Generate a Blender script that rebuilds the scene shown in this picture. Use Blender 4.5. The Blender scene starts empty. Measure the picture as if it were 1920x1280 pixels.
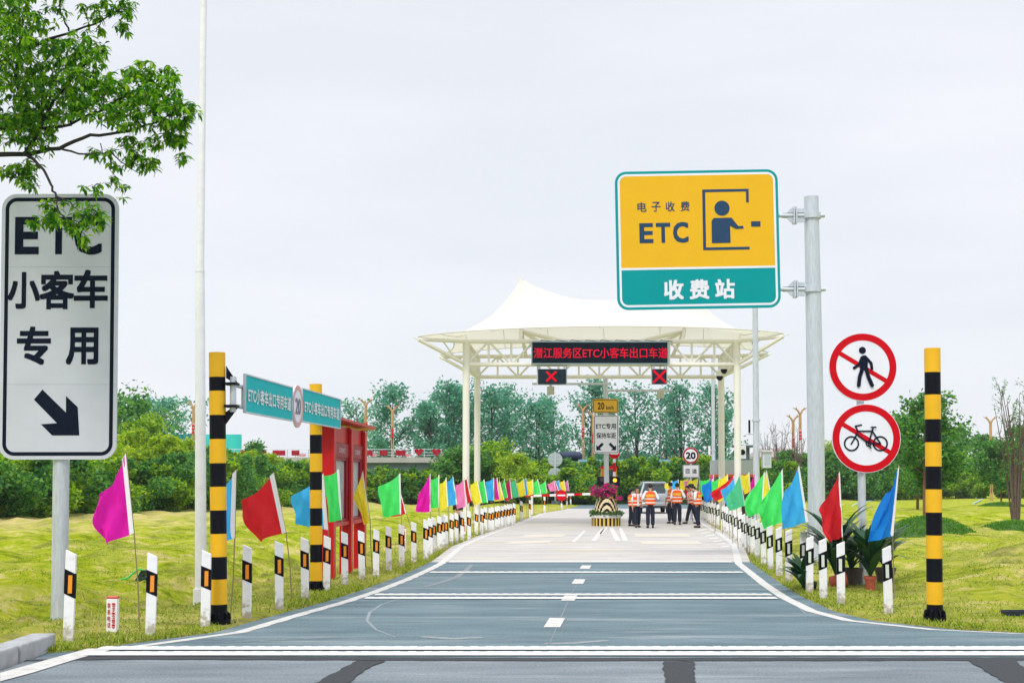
import bpy, math, random
import numpy as np
from mathutils import Vector, Matrix
R = math.radians
S = bpy.context.scene
COL = S.collection
random.seed(7)
rng = np.random.default_rng(7)

# ---------------------------------------------------------------- camera, sky, sun, exposure
FPX = 2500.0; CAMH = 1.75; TANP = 0.042; PPY = 798.0      # slight upward tilt; the frame is cropped from a taller view
PITCH = math.atan(TANP)
cam = bpy.data.cameras.new('Camera')
cam.sensor_width = 36.0; cam.lens = 36.0 * FPX / 1920.0
cam.shift_y = (PPY - 640) / 1920
cam.clip_start = 0.1; cam.clip_end = 6000
cam_o = bpy.data.objects.new('Camera', cam); COL.objects.link(cam_o)
cam_o.location = (0, 0, CAMH); cam_o.rotation_euler = (math.pi / 2 + PITCH, 0, 0)
S.camera = cam_o
S.view_settings.view_transform = 'Standard'; S.view_settings.look = 'None'
S.view_settings.exposure = 0.35; S.view_settings.gamma = 1
S.cycles.use_denoising = True
S.cycles.max_bounces = 6; S.cycles.transparent_max_bounces = 8
S.render.film_transparent = False

SUN_EL, SUN_AZ = R(52), R(200)          # high, behind the camera's left shoulder, veiled by cloud
world = bpy.data.worlds.new('World'); S.world = world
world.use_nodes = True
wn, wl = world.node_tree.nodes, world.node_tree.links
wn.clear()
w_out = wn.new('ShaderNodeOutputWorld'); w_bg = wn.new('ShaderNodeBackground')
w_bg.inputs['Strength'].default_value = 0.1
sky = wn.new('ShaderNodeTexSky'); sky.sky_type = 'NISHITA'; sky.sun_disc = False
sky.sun_elevation = SUN_EL; sky.sun_rotation = SUN_AZ
w_tc = wn.new('ShaderNodeTexCoord'); w_sep = wn.new('ShaderNodeSeparateXYZ')
wl.new(w_tc.outputs['Generated'], w_sep.inputs[0])
w_clamp = wn.new('ShaderNodeMath'); w_clamp.operation = 'MAXIMUM'; w_clamp.inputs[1].default_value = 0.0
wl.new(w_sep.outputs['Z'], w_clamp.inputs[0])
w_mul = wn.new('ShaderNodeMath'); w_mul.operation = 'MULTIPLY_ADD'      # overcast vault, brighter overhead
w_mul.inputs[1].default_value = 11.5; w_mul.inputs[2].default_value = 6.9
w_sub = wn.new('ShaderNodeMath'); w_sub.operation = 'SUBTRACT'; w_sub.inputs[1].default_value = 0.36; w_sub.use_clamp = True
wl.new(w_clamp.outputs[0], w_sub.inputs[0])
wl.new(w_sub.outputs[0], w_mul.inputs[0])
w_map = wn.new('ShaderNodeMapping'); w_map.inputs['Scale'].default_value = (1.6, 1.6, 7.0)
wl.new(w_tc.outputs['Generated'], w_map.inputs[0])
w_noise = wn.new('ShaderNodeTexNoise'); w_noise.inputs['Scale'].default_value = 1.7
w_noise.inputs['Detail'].default_value = 6; w_noise.inputs['Roughness'].default_value = 0.5
wl.new(w_map.outputs[0], w_noise.inputs['Vector'])
w_ramp = wn.new('ShaderNodeValToRGB')
w_ramp.color_ramp.elements[0].position = 0.36; w_ramp.color_ramp.elements[0].color = (0.98, 1.02, 1.09, 1)
w_ramp.color_ramp.elements[1].position = 0.66; w_ramp.color_ramp.elements[1].color = (1.09, 1.10, 1.16, 1)
wl.new(w_noise.outputs['Fac'], w_ramp.inputs[0])
w_vm = wn.new('ShaderNodeVectorMath'); w_vm.operation = 'SCALE'
wl.new(w_ramp.outputs[0], w_vm.inputs[0]); wl.new(w_mul.outputs[0], w_vm.inputs['Scale'])
w_mix = wn.new('ShaderNodeMix'); w_mix.data_type = 'RGBA'; w_mix.inputs['Factor'].default_value = 0.94
wl.new(sky.outputs[0], w_mix.inputs['A']); wl.new(w_vm.outputs[0], w_mix.inputs['B'])
wl.new(w_mix.outputs['Result'], w_bg.inputs['Color']); wl.new(w_bg.outputs[0], w_out.inputs[0])

sun = bpy.data.lights.new('Sun', 'SUN'); sun.energy = 1.6; sun.angle = R(13); sun.color = (1.0, 0.96, 0.9)
sun_o = bpy.data.objects.new('Sun', sun); COL.objects.link(sun_o)
sd = Vector((math.sin(SUN_AZ) * math.cos(SUN_EL), math.cos(SUN_AZ) * math.cos(SUN_EL), math.sin(SUN_EL)))
sun_o.rotation_euler = sd.to_track_quat('Z', 'Y').to_euler()

# ---------------------------------------------------------------- surveying: photo points -> places in the world
_c, _s = math.cos(PITCH), math.sin(PITCH)
def U(px, py, Y):
    a = (px - 960) / FPX; b = (PPY - py) / FPX
    t = Y / (_c - b * _s)
    return Vector((a * t, Y, CAMH + t * (_s + b * _c)))
def G(px, py, z=0.0):
    a = (px - 960) / FPX; b = (PPY - py) / FPX
    t = (z - CAMH) / (_s + b * _c)
    return Vector((a * t, t * (_c - b * _s), z))

# ---------------------------------------------------------------- materials
MATS = {}
def mat(name, col, rough=0.6, metal=0.0, var=0.0, scale=4.0, bump=0.0, emit=None, spec=None, trans=0.0, col2=None, stretch=None):
    if name in MATS: return MATS[name]
    m = bpy.data.materials.new(name); m.use_nodes = True; MATS[name] = m
    nt = m.node_tree; b = nt.nodes['Principled BSDF']
    b.inputs['Base Color'].default_value = (*col, 1); b.inputs['Roughness'].default_value = rough
    b.inputs['Metallic'].default_value = metal
    if spec is None and metal == 0 and rough > .3: spec = .28
    if spec is not None: b.inputs['Specular IOR Level'].default_value = spec
    if trans: b.inputs['Transmission Weight'].default_value = trans
    if emit:
        b.inputs['Emission Color'].default_value = (*emit[0], 1); b.inputs['Emission Strength'].default_value = emit[1]
    if var or bump:
        tc = nt.nodes.new('ShaderNodeTexCoord'); n = nt.nodes.new('ShaderNodeTexNoise')
        n.inputs['Scale'].default_value = scale; n.inputs['Detail'].default_value = 6; n.inputs['Roughness'].default_value = 0.62
        if stretch:
            mp = nt.nodes.new('ShaderNodeMapping'); mp.inputs['Scale'].default_value = stretch
            nt.links.new(tc.outputs['Object'], mp.inputs[0]); nt.links.new(mp.outputs[0], n.inputs['Vector'])
        else: nt.links.new(tc.outputs['Object'], n.inputs['Vector'])
        if var:
            r = nt.nodes.new('ShaderNodeValToRGB'); e = r.color_ramp.elements
            c2 = col2 or tuple(c * (1 - var) for c in col)
            e[0].position = 0.3; e[0].color = (*c2, 1); e[1].position = 0.62; e[1].color = (*col, 1)
            nt.links.new(n.outputs['Fac'], r.inputs[0]); nt.links.new(r.outputs[0], b.inputs['Base Color'])
        if bump:
            bp = nt.nodes.new('ShaderNodeBump'); bp.inputs['Strength'].default_value = bump; bp.inputs['Distance'].default_value = 0.02
            nt.links.new(n.outputs['Fac'], bp.inputs['Height']); nt.links.new(bp.outputs[0], b.inputs['Normal'])
    return m
def leafmat(name, cols, trans=0.35, rough=0.55):
    if name in MATS: return MATS[name]
    m = bpy.data.materials.new(name); m.use_nodes = True; MATS[name] = m
    nt = m.node_tree; b = nt.nodes['Principled BSDF']; out = nt.nodes['Material Output']
    g = nt.nodes.new('ShaderNodeNewGeometry'); r = nt.nodes.new('ShaderNodeValToRGB')
    e = r.color_ramp.elements
    while len(e) < len(cols): e.new(0.5)
    for i, c in enumerate(cols):
        e[i].position = i / (len(cols) - 1); e[i].color = (*c, 1)
    nt.links.new(g.outputs['Random Per Island'], r.inputs[0]); nt.links.new(r.outputs[0], b.inputs['Base Color'])
    b.inputs['Roughness'].default_value = rough; b.inputs['Specular IOR Level'].default_value = 0.3
    t = nt.nodes.new('ShaderNodeBsdfTranslucent'); mx = nt.nodes.new('ShaderNodeMixShader'); mx.inputs[0].default_value = trans
    h = nt.nodes.new('ShaderNodeHueSaturation'); h.inputs['Value'].default_value = 1.5; h.inputs['Saturation'].default_value = 1.1
    nt.links.new(r.outputs[0], h.inputs['Color']); nt.links.new(h.outputs[0], t.inputs['Color'])
    nt.links.new(b.outputs[0], mx.inputs[1]); nt.links.new(t.outputs[0], mx.inputs[2]); nt.links.new(mx.outputs[0], out.inputs[0])
    return m
def clothmat(name, col):
    m = mat(name, col, 0.75, var=0.12, scale=9)
    if 'done' in m: return m
    m['done'] = 1
    nt = m.node_tree; b = nt.nodes['Principled BSDF']; out = nt.nodes['Material Output']
    t = nt.nodes.new('ShaderNodeBsdfTranslucent'); t.inputs['Color'].default_value = (*[min(1, c * 1.15) for c in col], 1)
    mx = nt.nodes.new('ShaderNodeMixShader'); mx.inputs[0].default_value = 0.42
    nt.links.new(b.outputs[0], mx.inputs[1]); nt.links.new(t.outputs[0], mx.inputs[2]); nt.links.new(mx.outputs[0], out.inputs[0])
    return m

# ---------------------------------------------------------------- mesh building
def text_geo(s, bold=0.0, spacing=1.0):
    c = bpy.data.curves.new('t', 'FONT'); c.body = s; c.offset = bold; c.space_character = spacing; c.resolution_u = 3
    o = bpy.data.objects.new('t', c); COL.objects.link(o)
    dg = bpy.context.evaluated_depsgraph_get(); ev = o.evaluated_get(dg); me = ev.to_mesh()
    v = [tuple(x.co) for x in me.vertices]; f = [tuple(p.vertices) for p in me.polygons]
    ev.to_mesh_clear(); bpy.data.objects.remove(o); bpy.data.curves.remove(c)
    return v, f
class MB:
    def __init__(self): self.v = []; self.f = []; self.m = []; self.k = 0
    def add(self, v, f, m=0):
        n = len(self.v); self.v += [tuple(x) for x in v]; self.f += [tuple(i + n for i in q) for q in f]
        self.m += [m] * len(f)
    def box(self, c, s, m=0, rz=0.0, ry=0.0, taper=1.0):
        c = Vector(c); h = [x / 2 for x in s]; M = Matrix.Rotation(rz, 3, 'Z') @ Matrix.Rotation(ry, 3, 'Y'); v = []
        for z in (-1, 1):
            t = taper if z > 0 else 1.0
            for x, y in ((-1, -1), (1, -1), (1, 1), (-1, 1)):
                v.append(c + M @ Vector((x * h[0] * t, y * h[1] * t, z * h[2])))
        self.add(v, [(3, 2, 1, 0), (4, 5, 6, 7), (0, 1, 5, 4), (1, 2, 6, 5), (2, 3, 7, 6), (3, 0, 4, 7)], m)
    def tube(self, pts, radii, n=10, m=0, cap=True):
        pts = [Vector(p) for p in pts]; v = []; f = []
        if not hasattr(radii, '__len__'): radii = [radii] * len(pts)
        ref = None
        for i, p in enumerate(pts):
            d = (pts[min(i + 1, len(pts) - 1)] - pts[max(i - 1, 0)])
            d = d.normalized() if d.length > 1e-9 else Vector((0, 0, 1))
            if ref is None: ref = Vector((1, 0, 0)) if abs(d.x) < 0.8 else Vector((0, 1, 0))
            a = (ref - d * ref.dot(d)).normalized(); b = d.cross(a); ref = a
            for k in range(n):
                w = 2 * math.pi * k / n
                v.append(p + (a * math.cos(w) + b * math.sin(w)) * radii[i])
        for i in range(len(pts) - 1):
            for k in range(n):
                f.append((i * n + k, i * n + (k + 1) % n, (i + 1) * n + (k + 1) % n, (i + 1) * n + k))
        if cap:
            f.append(tuple(range(n - 1, -1, -1))); f.append(tuple((len(pts) - 1) * n + k for k in range(n)))
        self.add(v, f, m)
    def cyl(self, p0, p1, r0, r1=None, n=14, m=0): self.tube([p0, p1], [r0, r0 if r1 is None else r1], n, m)
    def lathe(self, prof, c, n=18, m=0, mats=None):
        c = Vector(c); v = []; f = []
        for r, z in prof:
            for k in range(n):
                w = 2 * math.pi * k / n; v.append(c + Vector((r * math.cos(w), r * math.sin(w), z)))
        for i in range(len(prof) - 1):
            q = [(i * n + k, i * n + (k + 1) % n, (i + 1) * n + (k + 1) % n, (i + 1) * n + k) for k in range(n)]
            if mats: self.add(v[i * n:(i + 2) * n], [tuple(j - i * n for j in x) for x in q], mats[i])
            else: f += q
        if not mats: self.add(v, f, m)
        if prof[0][0] > 1e-4: self.add(v[:n], [tuple(range(n - 1, -1, -1))], mats[0] if mats else m)
        if prof[-1][0] > 1e-4: self.add(v[-n:], [tuple(range(n))], mats[-1] if mats else m)
    def ball(self, c, r, n=12, m=0):
        if not hasattr(r, '__len__'): r = (r, r, r)
        s = MB(); k = max(5, n // 2 + 1)
        s.lathe([(max(1e-5, math.sin(math.pi * i / k)), -math.cos(math.pi * i / k)) for i in range(k + 1)], (0, 0, 0), n)
        self.add([(c[0] + x * r[0], c[1] + y * r[1], c[2] + z * r[2]) for x, y, z in s.v], s.f, m)
    def prism(self, poly, y0, y1, m=0):            # outline in the x-z plane, y0 the near face
        n = len(poly)
        if sum(poly[i][0] * poly[(i + 1) % n][1] - poly[(i + 1) % n][0] * poly[i][1] for i in range(n)) < 0: poly = poly[::-1]
        v = [(x, y0, z) for x, z in poly] + [(x, y1, z) for x, z in poly]
        f = [tuple(range(n)), tuple(range(2 * n - 1, n - 1, -1))] + [(i + n, (i + 1) % n + n, (i + 1) % n, i) for i in range(n)]
        self.add(v, f, m)
    def ring(self, outer, inner, y, m=0):
        n = len(outer); v = [(x, y, z) for x, z in outer] + [(x, y, z) for x, z in inner]
        self.add(v, [(i, (i + 1) % n, n + (i + 1) % n, n + i) for i in range(n)], m)
    def flat(self, poly, y, m=0):
        n = len(poly)
        if sum(poly[i][0] * poly[(i + 1) % n][1] - poly[(i + 1) % n][0] * poly[i][1] for i in range(n)) < 0: poly = poly[::-1]
        self.k += 1; self.add([(x, y - 0.0008 * self.k, z) for x, z in poly], [tuple(range(n))], m)
    def stroke(self, pts, w, y, m=0, closed=False, round=True):
        for i in range(len(pts) - (0 if closed else 1)):
            a = Vector(pts[i]); b = Vector(pts[(i + 1) % len(pts)]); d = (b - a).normalized(); t = Vector((-d.y, d.x)) * w / 2
            self.flat([tuple(a - t), tuple(b - t), tuple(b + t), tuple(a + t)], y, m)
        if round:
            for p in pts: self.flat(circ(p[0], p[1], w / 2, 12), y, m)
    def text(self, s, x0, x1, z0, z1, y, m=0, bold=0.0, spacing=1.0):
        v, f = text_geo(s, 0.0, spacing)
        a = np.array(v); lo, hi = a.min(0), a.max(0); bb = bold * 1.05; lo = lo - bb; hi = hi + bb
        sx, sz = (x1 - x0) / (hi[0] - lo[0]), (z1 - z0) / (hi[1] - lo[1])
        offs = [(0, 0)] if bold == 0 else [(bb * i, bb * j) for i in (-1, 0, 1) for j in (-1, 0, 1) if i or j]; self.k = 0
        for ox, oz in offs:                    # heavier strokes: the same glyph cut out again a hair to each side
            self.k += 1
            self.add([(x0 + (p[0] + ox - lo[0]) * sx, y - 0.0003 * self.k, z0 + (p[1] + oz - lo[1]) * sz) for p in v], f, m)
    def grid(self, P, m=0):
        nu, nv = len(P), len(P[0])
        self.add([p for row in P for p in row], [(i * nv + j, (i + 1) * nv + j, (i + 1) * nv + j + 1, i * nv + j + 1) for i in range(nu - 1) for j in range(nv - 1)], m)
    def roll(self, c, a):                          # turn the flat sign about its own middle
        ca, sa = math.cos(a), math.sin(a)
        self.v = [(c[0] + (x - c[0]) * ca - (z - c[1]) * sa, y, c[1] + (x - c[0]) * sa + (z - c[1]) * ca) for x, y, z in self.v]
        return self
def circ(cx, cz, r, n=40): return [(cx + r * math.cos(2 * math.pi * i / n), cz + r * math.sin(2 * math.pi * i / n)) for i in range(n)]
def rrect(x0, x1, z0, z1, r, n=7):
    p = []
    for cx, cz, a0 in ((x1 - r, z0 + r, -90), (x1 - r, z1 - r, 0), (x0 + r, z1 - r, 90), (x0 + r, z0 + r, 180)):
        for i in range(n + 1):
            a = R(a0 + 90 * i / n); p.append((cx + r * math.cos(a), cz + r * math.sin(a)))
    return p

def tag(o, label=None, cat=None, group=None, kind=None):
    if label: o['label'] = label
    if cat: o['category'] = cat
    if group: o['group'] = group
    if kind: o['kind'] = kind
    return o
def empty(name, loc, label, cat, group=None, rz=0.0):
    o = bpy.data.objects.new(name, None); COL.objects.link(o); o.empty_display_size = 0.2
    o.location = loc; o.rotation_euler = (0, 0, rz)
    return tag(o, label, cat, group)
def worldloc(o):
    p = Vector((0, 0, 0))
    while o is not None: p += Vector(o.location); o = o.parent
    return p
def obj(name, mb, mats, parent=None, smooth=True, bevel=0.0, local=False, loc=None, solid=0.0):
    if not isinstance(mats, (list, tuple)): mats = [mats]
    off = Vector((0, 0, 0))
    if not local: off = worldloc(parent) if parent is not None else (Vector(loc) if loc is not None else off)
    me = bpy.data.meshes.new(name)
    me.from_pydata([(x - off.x, y - off.y, z - off.z) for x, y, z in mb.v], [], mb.f)
    for x in mats: me.materials.append(x)
    me.polygons.foreach_set('material_index', mb.m)
    if smooth:
        me.polygons.foreach_set('use_smooth', [True] * len(me.polygons)); me.set_sharp_from_angle(angle=R(38))
    me.update()
    o = bpy.data.objects.new(name, me); COL.objects.link(o)
    if parent is not None: o.parent = parent
    elif loc is not None: o.location = loc
    if bevel:
        b = o.modifiers.new('bevel', 'BEVEL'); b.width = bevel; b.segments = 2; b.limit_method = 'ANGLE'; b.angle_limit = R(40)
    if solid:
        b = o.modifiers.new('thick', 'SOLIDIFY'); b.thickness = solid; b.offset = 0
    return o
def np_obj(name, v, f, m, parent=None, loc=None, smooth=False):
    v = np.asarray(v, dtype=np.float32); f = np.asarray(f, dtype=np.int32)
    if parent is not None: v = v - np.array(worldloc(parent), dtype=np.float32)
    elif loc is not None: v = v - np.array(loc, dtype=np.float32)
    me = bpy.data.meshes.new(name); k = f.shape[1]
    me.vertices.add(len(v)); me.vertices.foreach_set('co', v.ravel())
    me.loops.add(f.size); me.loops.foreach_set('vertex_index', f.ravel())
    me.polygons.add(len(f)); me.polygons.foreach_set('loop_start', np.arange(0, f.size, k, dtype=np.int32))
    if smooth: me.polygons.foreach_set('use_smooth', np.ones(len(f), dtype=bool))
    me.materials.append(m); me.update(calc_edges=True); me.validate()
    o = bpy.data.objects.new(name, me); COL.objects.link(o)
    if parent is not None: o.parent = parent
    elif loc is not None: o.location = loc
    return o
def dup(root, loc, rz=0.0, sc=None, label=None, group=None):
    r = root.copy(); COL.objects.link(r); r.location = loc; r.rotation_euler = (0, 0, rz)
    if sc: r.scale = sc if hasattr(sc, '__len__') else (sc, sc, sc)
    if label: r['label'] = label
    if group: r['group'] = group
    def kids(a, b):
        for ch in list(a.children):
            c = ch.copy(); COL.objects.link(c); c.parent = b; kids(ch, c)
    kids(root, r)
    return r
ONES = ['', 'first', 'second', 'third', 'fourth', 'fifth', 'sixth', 'seventh', 'eighth', 'ninth', 'tenth', 'eleventh', 'twelfth', 'thirteenth',
        'fourteenth', 'fifteenth', 'sixteenth', 'seventeenth', 'eighteenth', 'nineteenth']
def nth(n):
    if n < 20: return ONES[n]
    t, o = divmod(n, 10)
    return ['', '', 'twentieth', 'thirtieth', 'fortieth'][t] if o == 0 else ['', '', 'twenty', 'thirty', 'forty'][t] + '-' + ONES[o]

# common paints
M_WHITE = mat('white_paint', (0.84, 0.84, 0.87), 0.45, var=0.10, scale=7)
M_SIGNWHITE = mat('sign_white', (0.80, 0.81, 0.90), 0.4, var=0.07, scale=1.6)
M_LETTER = mat('sign_ink', (0.003, 0.008, 0.024), 0.6, spec=.12)
M_GALV = mat('galvanised_steel', (0.60, 0.65, 0.72), 0.42, 0.3, var=0.22, scale=5, stretch=(6, 6, 0.8))
M_YEL = mat('reflective_yellow', (0.84, 0.46, 0.012), 0.4, var=0.08, scale=5)
M_BLK = mat('reflective_black', (0.002, 0.003, 0.007), 0.5, spec=.15)
M_AMBER = mat('amber_reflector', (0.85, 0.28, 0.015), 0.3)
M_TEAL = mat('sign_teal', (0.0, 0.30, 0.32), 0.5, spec=.1, var=0.05, scale=2)
M_RED = mat('sign_red', (0.58, 0.004, 0.012), 0.5, spec=.08, var=0.06, scale=4)
M_CREAM = mat('cream_steel', (0.80, 0.78, 0.73), 0.45, var=0.06, scale=2)
M_DARK = mat('dark_casing', (0.006, 0.009, 0.016), 0.45, spec=.2)
M_LED = mat('red_led', (0.01, 0.0, 0.0), 0.9, spec=0.0, emit=((1.0, 0.008, 0.04), 0.72))

# ================================================================ ground, roads, markings
LP = [(440, 1185), (560, 1150), (640, 1128), (700, 1108), (760, 1085), (800, 1067), (822, 1056), (861, 1024), (904, 1005.6), (966, 983), (985, 975.6), (1019, 962), (1052, 957), (1073, 953), (1114, 941), (1165, 930)]
RP = [(1760, 1180), (1600, 1163), (1530, 1145), (1478, 1120), (1440, 1095), (1390, 1056), (1386, 1040), (1383, 1031), (1381, 1022), (1357, 1003), (1320, 982)]
LY = [0.0, 13.55, 13.95] + [G(*p).y for p in LP]; LX = [-4.75, -4.75, -4.25] + [G(*p).x for p in LP]
RY = [14.7, 14.95, 15.2, 15.46] + [G(*p).y for p in RP] + [75, 90, 115, 165]
RX = [120, 15, 8, 5.93] + [G(*p).x for p in RP] + [10.2, 12.4, 17.0, 27.5]
LY += [260]; LX += [45.0]; RY += [260]; RX += [58.0]
def ledge(y): return np.interp(y, LY, LX)
def redge(y): return np.interp(y, RY, RX)
def smooth01(t): t = np.clip(t, 0, 1); return t * t * (3 - 2 * t)
def gz(x, y):
    x = np.asarray(x, dtype=float); y = np.asarray(y, dtype=float)
    e = np.maximum(ledge(y) - 0.22 - x, x - redge(y) - 0.22)
    lip = -0.05 + 0.075 * smooth01(e / 0.16 + 0.3)
    bump = (0.07 * np.sin(1.1 * x + 0.8 * y) + 0.06 * np.sin(0.9 * y - 1.7 * x + 1) + 0.045 * np.sin(2.6 * x + 2.1 * y + 2) + 0.03 * np.sin(4.3 * y - 3.1 * x)
            + 0.018 * np.sin(6.1 * y + 2.2 * x + 1.3))
    z = lip + (bump + 0.04) * smooth01((e - 0.7) / 2.2)
    el = ledge(y) - x
    z += -0.30 * np.exp(-((el - 3.1 - 0.3 * np.sin(0.5 * y)) / 0.8) ** 2) * smooth01((y - 13) / 3) * (y < 60)
    z += 0.18 * smooth01((el - 3.8) / 3.0) * smooth01((y - 12) / 4) * smooth01((80 - y) / 20)
    z += 0.62 * np.exp(-((x - 11.8) / 2.7) ** 2 - ((y - 23.5) / 4.0) ** 2) + 0.45 * np.exp(-((x - 16) / 4) ** 2 - ((y - 30) / 6) ** 2)
    hum = np.exp(-((el - 3.3) / 1.5) ** 2) * (y > 13) * (y < 40) + np.exp(-((x - 11.5) / 4) ** 2 - ((y - 22.5) / 5) ** 2) * (x - redge(y) > 1)
    z += hum * (0.05 * np.sin(7.3 * x + 3.1 * y) * np.sin(2.1 * x - 5.2 * y + 1) + 0.035 * np.sin(11.7 * x - 4.3 * y + 2) + 0.03 * np.sin(4.1 * x + 9.3 * y))
    return z
def onground(x, y): return float(gz(x, y))
def axis(lo, a, b, hi, st):
    mid = list(np.arange(a, b, st)); out = []; x = b; s = st
    while x < hi: out.append(x); s *= 1.22; x += s
    pre = []; x = a - st; s = st
    while x > lo: pre.append(x); s *= 1.22; x -= s
    return np.array(pre[::-1] + mid + out)
xs = axis(-3200, -16, 20, 3200, 0.14); ys = axis(-900, 12.5, 60, 4800, 0.15)
XX, YY = np.meshgrid(xs, ys, indexing='ij'); ZZ = gz(XX, YY)
nx, ny = XX.shape; idx = np.arange(nx * ny).reshape(nx, ny)
gf = np.stack([idx[:-1, :-1], idx[1:, :-1], idx[1:, 1:], idx[:-1, 1:]], -1).reshape(-1, 4)

def lawn_material():
    m = bpy.data.materials.new('lawn'); m.use_nodes = True; nt = m.node_tree; b = nt.nodes['Principled BSDF']
    N, Lk = nt.nodes, nt.links
    tc = N.new('ShaderNodeTexCoord')
    def noise(sc, det, rough=0.6, stretch=(1, 1, 1), dist=0.0):
        mp = N.new('ShaderNodeMapping'); mp.inputs['Scale'].default_value = stretch
        n = N.new('ShaderNodeTexNoise'); n.inputs['Scale'].default_value = sc; n.inputs['Detail'].default_value = det
        n.inputs['Roughness'].default_value = rough; n.inputs['Distortion'].default_value = dist
        Lk.new(tc.outputs['Object'], mp.inputs[0]); Lk.new(mp.outputs[0], n.inputs['Vector']); return n
    def ramp(n, p):
        r = N.new('ShaderNodeValToRGB'); e = r.color_ramp.elements
        while len(e) < len(p): e.new(0.5)
        for i, (q, c) in enumerate(p): e[i].position = q; e[i].color = (*c, 1)
        Lk.new(n.outputs['Fac'], r.inputs[0]); return r
    big = ramp(noise(0.16, 5), [(0.34, (0.21, 0.31, 0.015)), (0.5, (0.35, 0.43, 0.02)), (0.64, (0.46, 0.46, 0.06))])
    sm = ramp(noise(1.3, 10, 0.78, (0.8, 1.1, 1), 0.6), [(0.405, (0.11, 0.15, 0.012)), (0.465, (0.29, 0.375, 0.012)), (0.535, (0.42, 0.44, 0.03)), (0.605, (0.68, 0.57, 0.25))])
    mx = N.new('ShaderNodeMix'); mx.data_type = 'RGBA'; mx.inputs['Factor'].default_value = 0.78
    Lk.new(big.outputs[0], mx.inputs['A']); Lk.new(sm.outputs[0], mx.inputs['B'])
    straw = ramp(noise(0.5, 6, 0.65, (0.5, 1.6, 1), 0.8), [(0.52, (0, 0, 0)), (0.66, (1, 1, 1))])
    at = N.new('ShaderNodeAttribute'); at.attribute_name = 'straw'
    ad = N.new('ShaderNodeMath'); ad.operation = 'MULTIPLY_ADD'; ad.inputs[1].default_value = 0.32; ad.use_clamp = True
    brk = ramp(noise(1.1, 7, 0.75, (0.5, 1.8, 1), 0.4), [(0.36, (0.1, 0.1, 0.1)), (0.62, (1, 1, 1))]); bm = N.new('ShaderNodeMath'); bm.operation = 'MULTIPLY'
    Lk.new(brk.outputs[0], bm.inputs[0]); Lk.new(at.outputs['Fac'], bm.inputs[1])
    mx2 = N.new('ShaderNodeMix'); mx2.data_type = 'RGBA'
    sc = N.new('ShaderNodeMath'); sc.operation = 'MULTIPLY'; sc.inputs[1].default_value = 0.85
    Lk.new(straw.outputs[0], ad.inputs[0]); Lk.new(bm.outputs[0], ad.inputs[2]); Lk.new(ad.outputs[0], sc.inputs[0]); Lk.new(sc.outputs[0], mx2.inputs['Factor'])
    Lk.new(mx.outputs['Result'], mx2.inputs['A']); mx2.inputs['B'].default_value = (0.62, 0.47, 0.25, 1)
    a2 = N.new('ShaderNodeAttribute'); a2.attribute_name = 'soil'; sb = ramp(noise(3.0, 6, 0.7), [(0.38, (0.15, 0.15, 0.15)), (0.58, (1, 1, 1))])
    sm2 = N.new('ShaderNodeMath'); sm2.operation = 'MULTIPLY'; Lk.new(sb.outputs[0], sm2.inputs[0]); Lk.new(a2.outputs['Fac'], sm2.inputs[1])
    mx4 = N.new('ShaderNodeMix'); mx4.data_type = 'RGBA'; Lk.new(sm2.outputs[0], mx4.inputs['Factor']); Lk.new(mx2.outputs['Result'], mx4.inputs['A']); mx4.inputs['B'].default_value = (0.19, 0.145, 0.09, 1)
    Lk.new(mx4.outputs['Result'], b.inputs['Base Color']); b.inputs['Roughness'].default_value = 0.9; b.inputs['Specular IOR Level'].default_value = 0.0
    bn = noise(5, 7, 0.72, (0.5, 1.3, 1)); bp = N.new('ShaderNodeBump'); bp.inputs['Strength'].default_value = 1.0; bp.inputs['Distance'].default_value = 0.14
    Lk.new(bn.outputs['Fac'], bp.inputs['Height']); Lk.new(bp.outputs[0], b.inputs['Normal'])
    return m
ground = np_obj('ground', np.stack([XX, YY, ZZ], -1).reshape(-1, 3), gf, lawn_material(), smooth=True)
hlx = np.interp(YY, [40, 54, 70, 88, 104, 130], [-26, -20.8, -17.6, -16.5, -13.5, -9])          # where the left hedge stands
st = 0.95 * np.exp(-((XX - hlx - 3.5) / np.interp(YY, [40, 60, 100], [7, 6.5, 4.5])) ** 2) * (YY > 36) * (YY < 130)
eR, eL = XX - redge(YY), ledge(YY) - XX
st = np.maximum(st, 0.55 * np.exp(-(np.minimum(np.abs(eL - 1.2), np.abs(eR - 1.2)) / 1.5) ** 2) * (YY > 12) * (YY < 90))
st = np.maximum(st, 0.8 * np.exp(-((XX - 13) / 4.5) ** 2 - ((YY - 25) / 6) ** 2)); st = np.maximum(st, 0.6 * np.exp(-((XX - 14) / 9) ** 2 - ((YY - 46) / 6) ** 2))
eE = np.maximum(eL, eR); so = np.exp(-(np.maximum(eE - .12, 0) / .16) ** 2) * (YY > 12) * (YY < 120)
so = np.maximum(so, .8 * np.exp(-((XX + 5.9) / .45) ** 2 - ((YY - 17.1) / .5) ** 2))
hm_ = np.exp(-((eL - 3.2) / 1.3) ** 2) * (YY > 13) * (YY < 32) + np.exp(-((XX - 11.5) / 3.5) ** 2 - ((YY - 22) / 4) ** 2) * (eR > 1)
so = np.maximum(so, hm_ * .75 * np.clip(np.sin(7.3 * XX + 3.1 * YY) * np.sin(2.1 * XX - 5.2 * YY + 1) + .6 * np.sin(11.7 * XX - 4.3 * YY + 2) - .1, 0, 1))
at2 = ground.data.attributes.new('soil', 'FLOAT', 'POINT'); at2.data.foreach_set('value', so.reshape(-1).astype(np.float32))
at_ = ground.data.attributes.new('straw', 'FLOAT', 'POINT'); at_.data.foreach_set('value', st.reshape(-1).astype(np.float32))
tag(ground, kind='structure')

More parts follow.
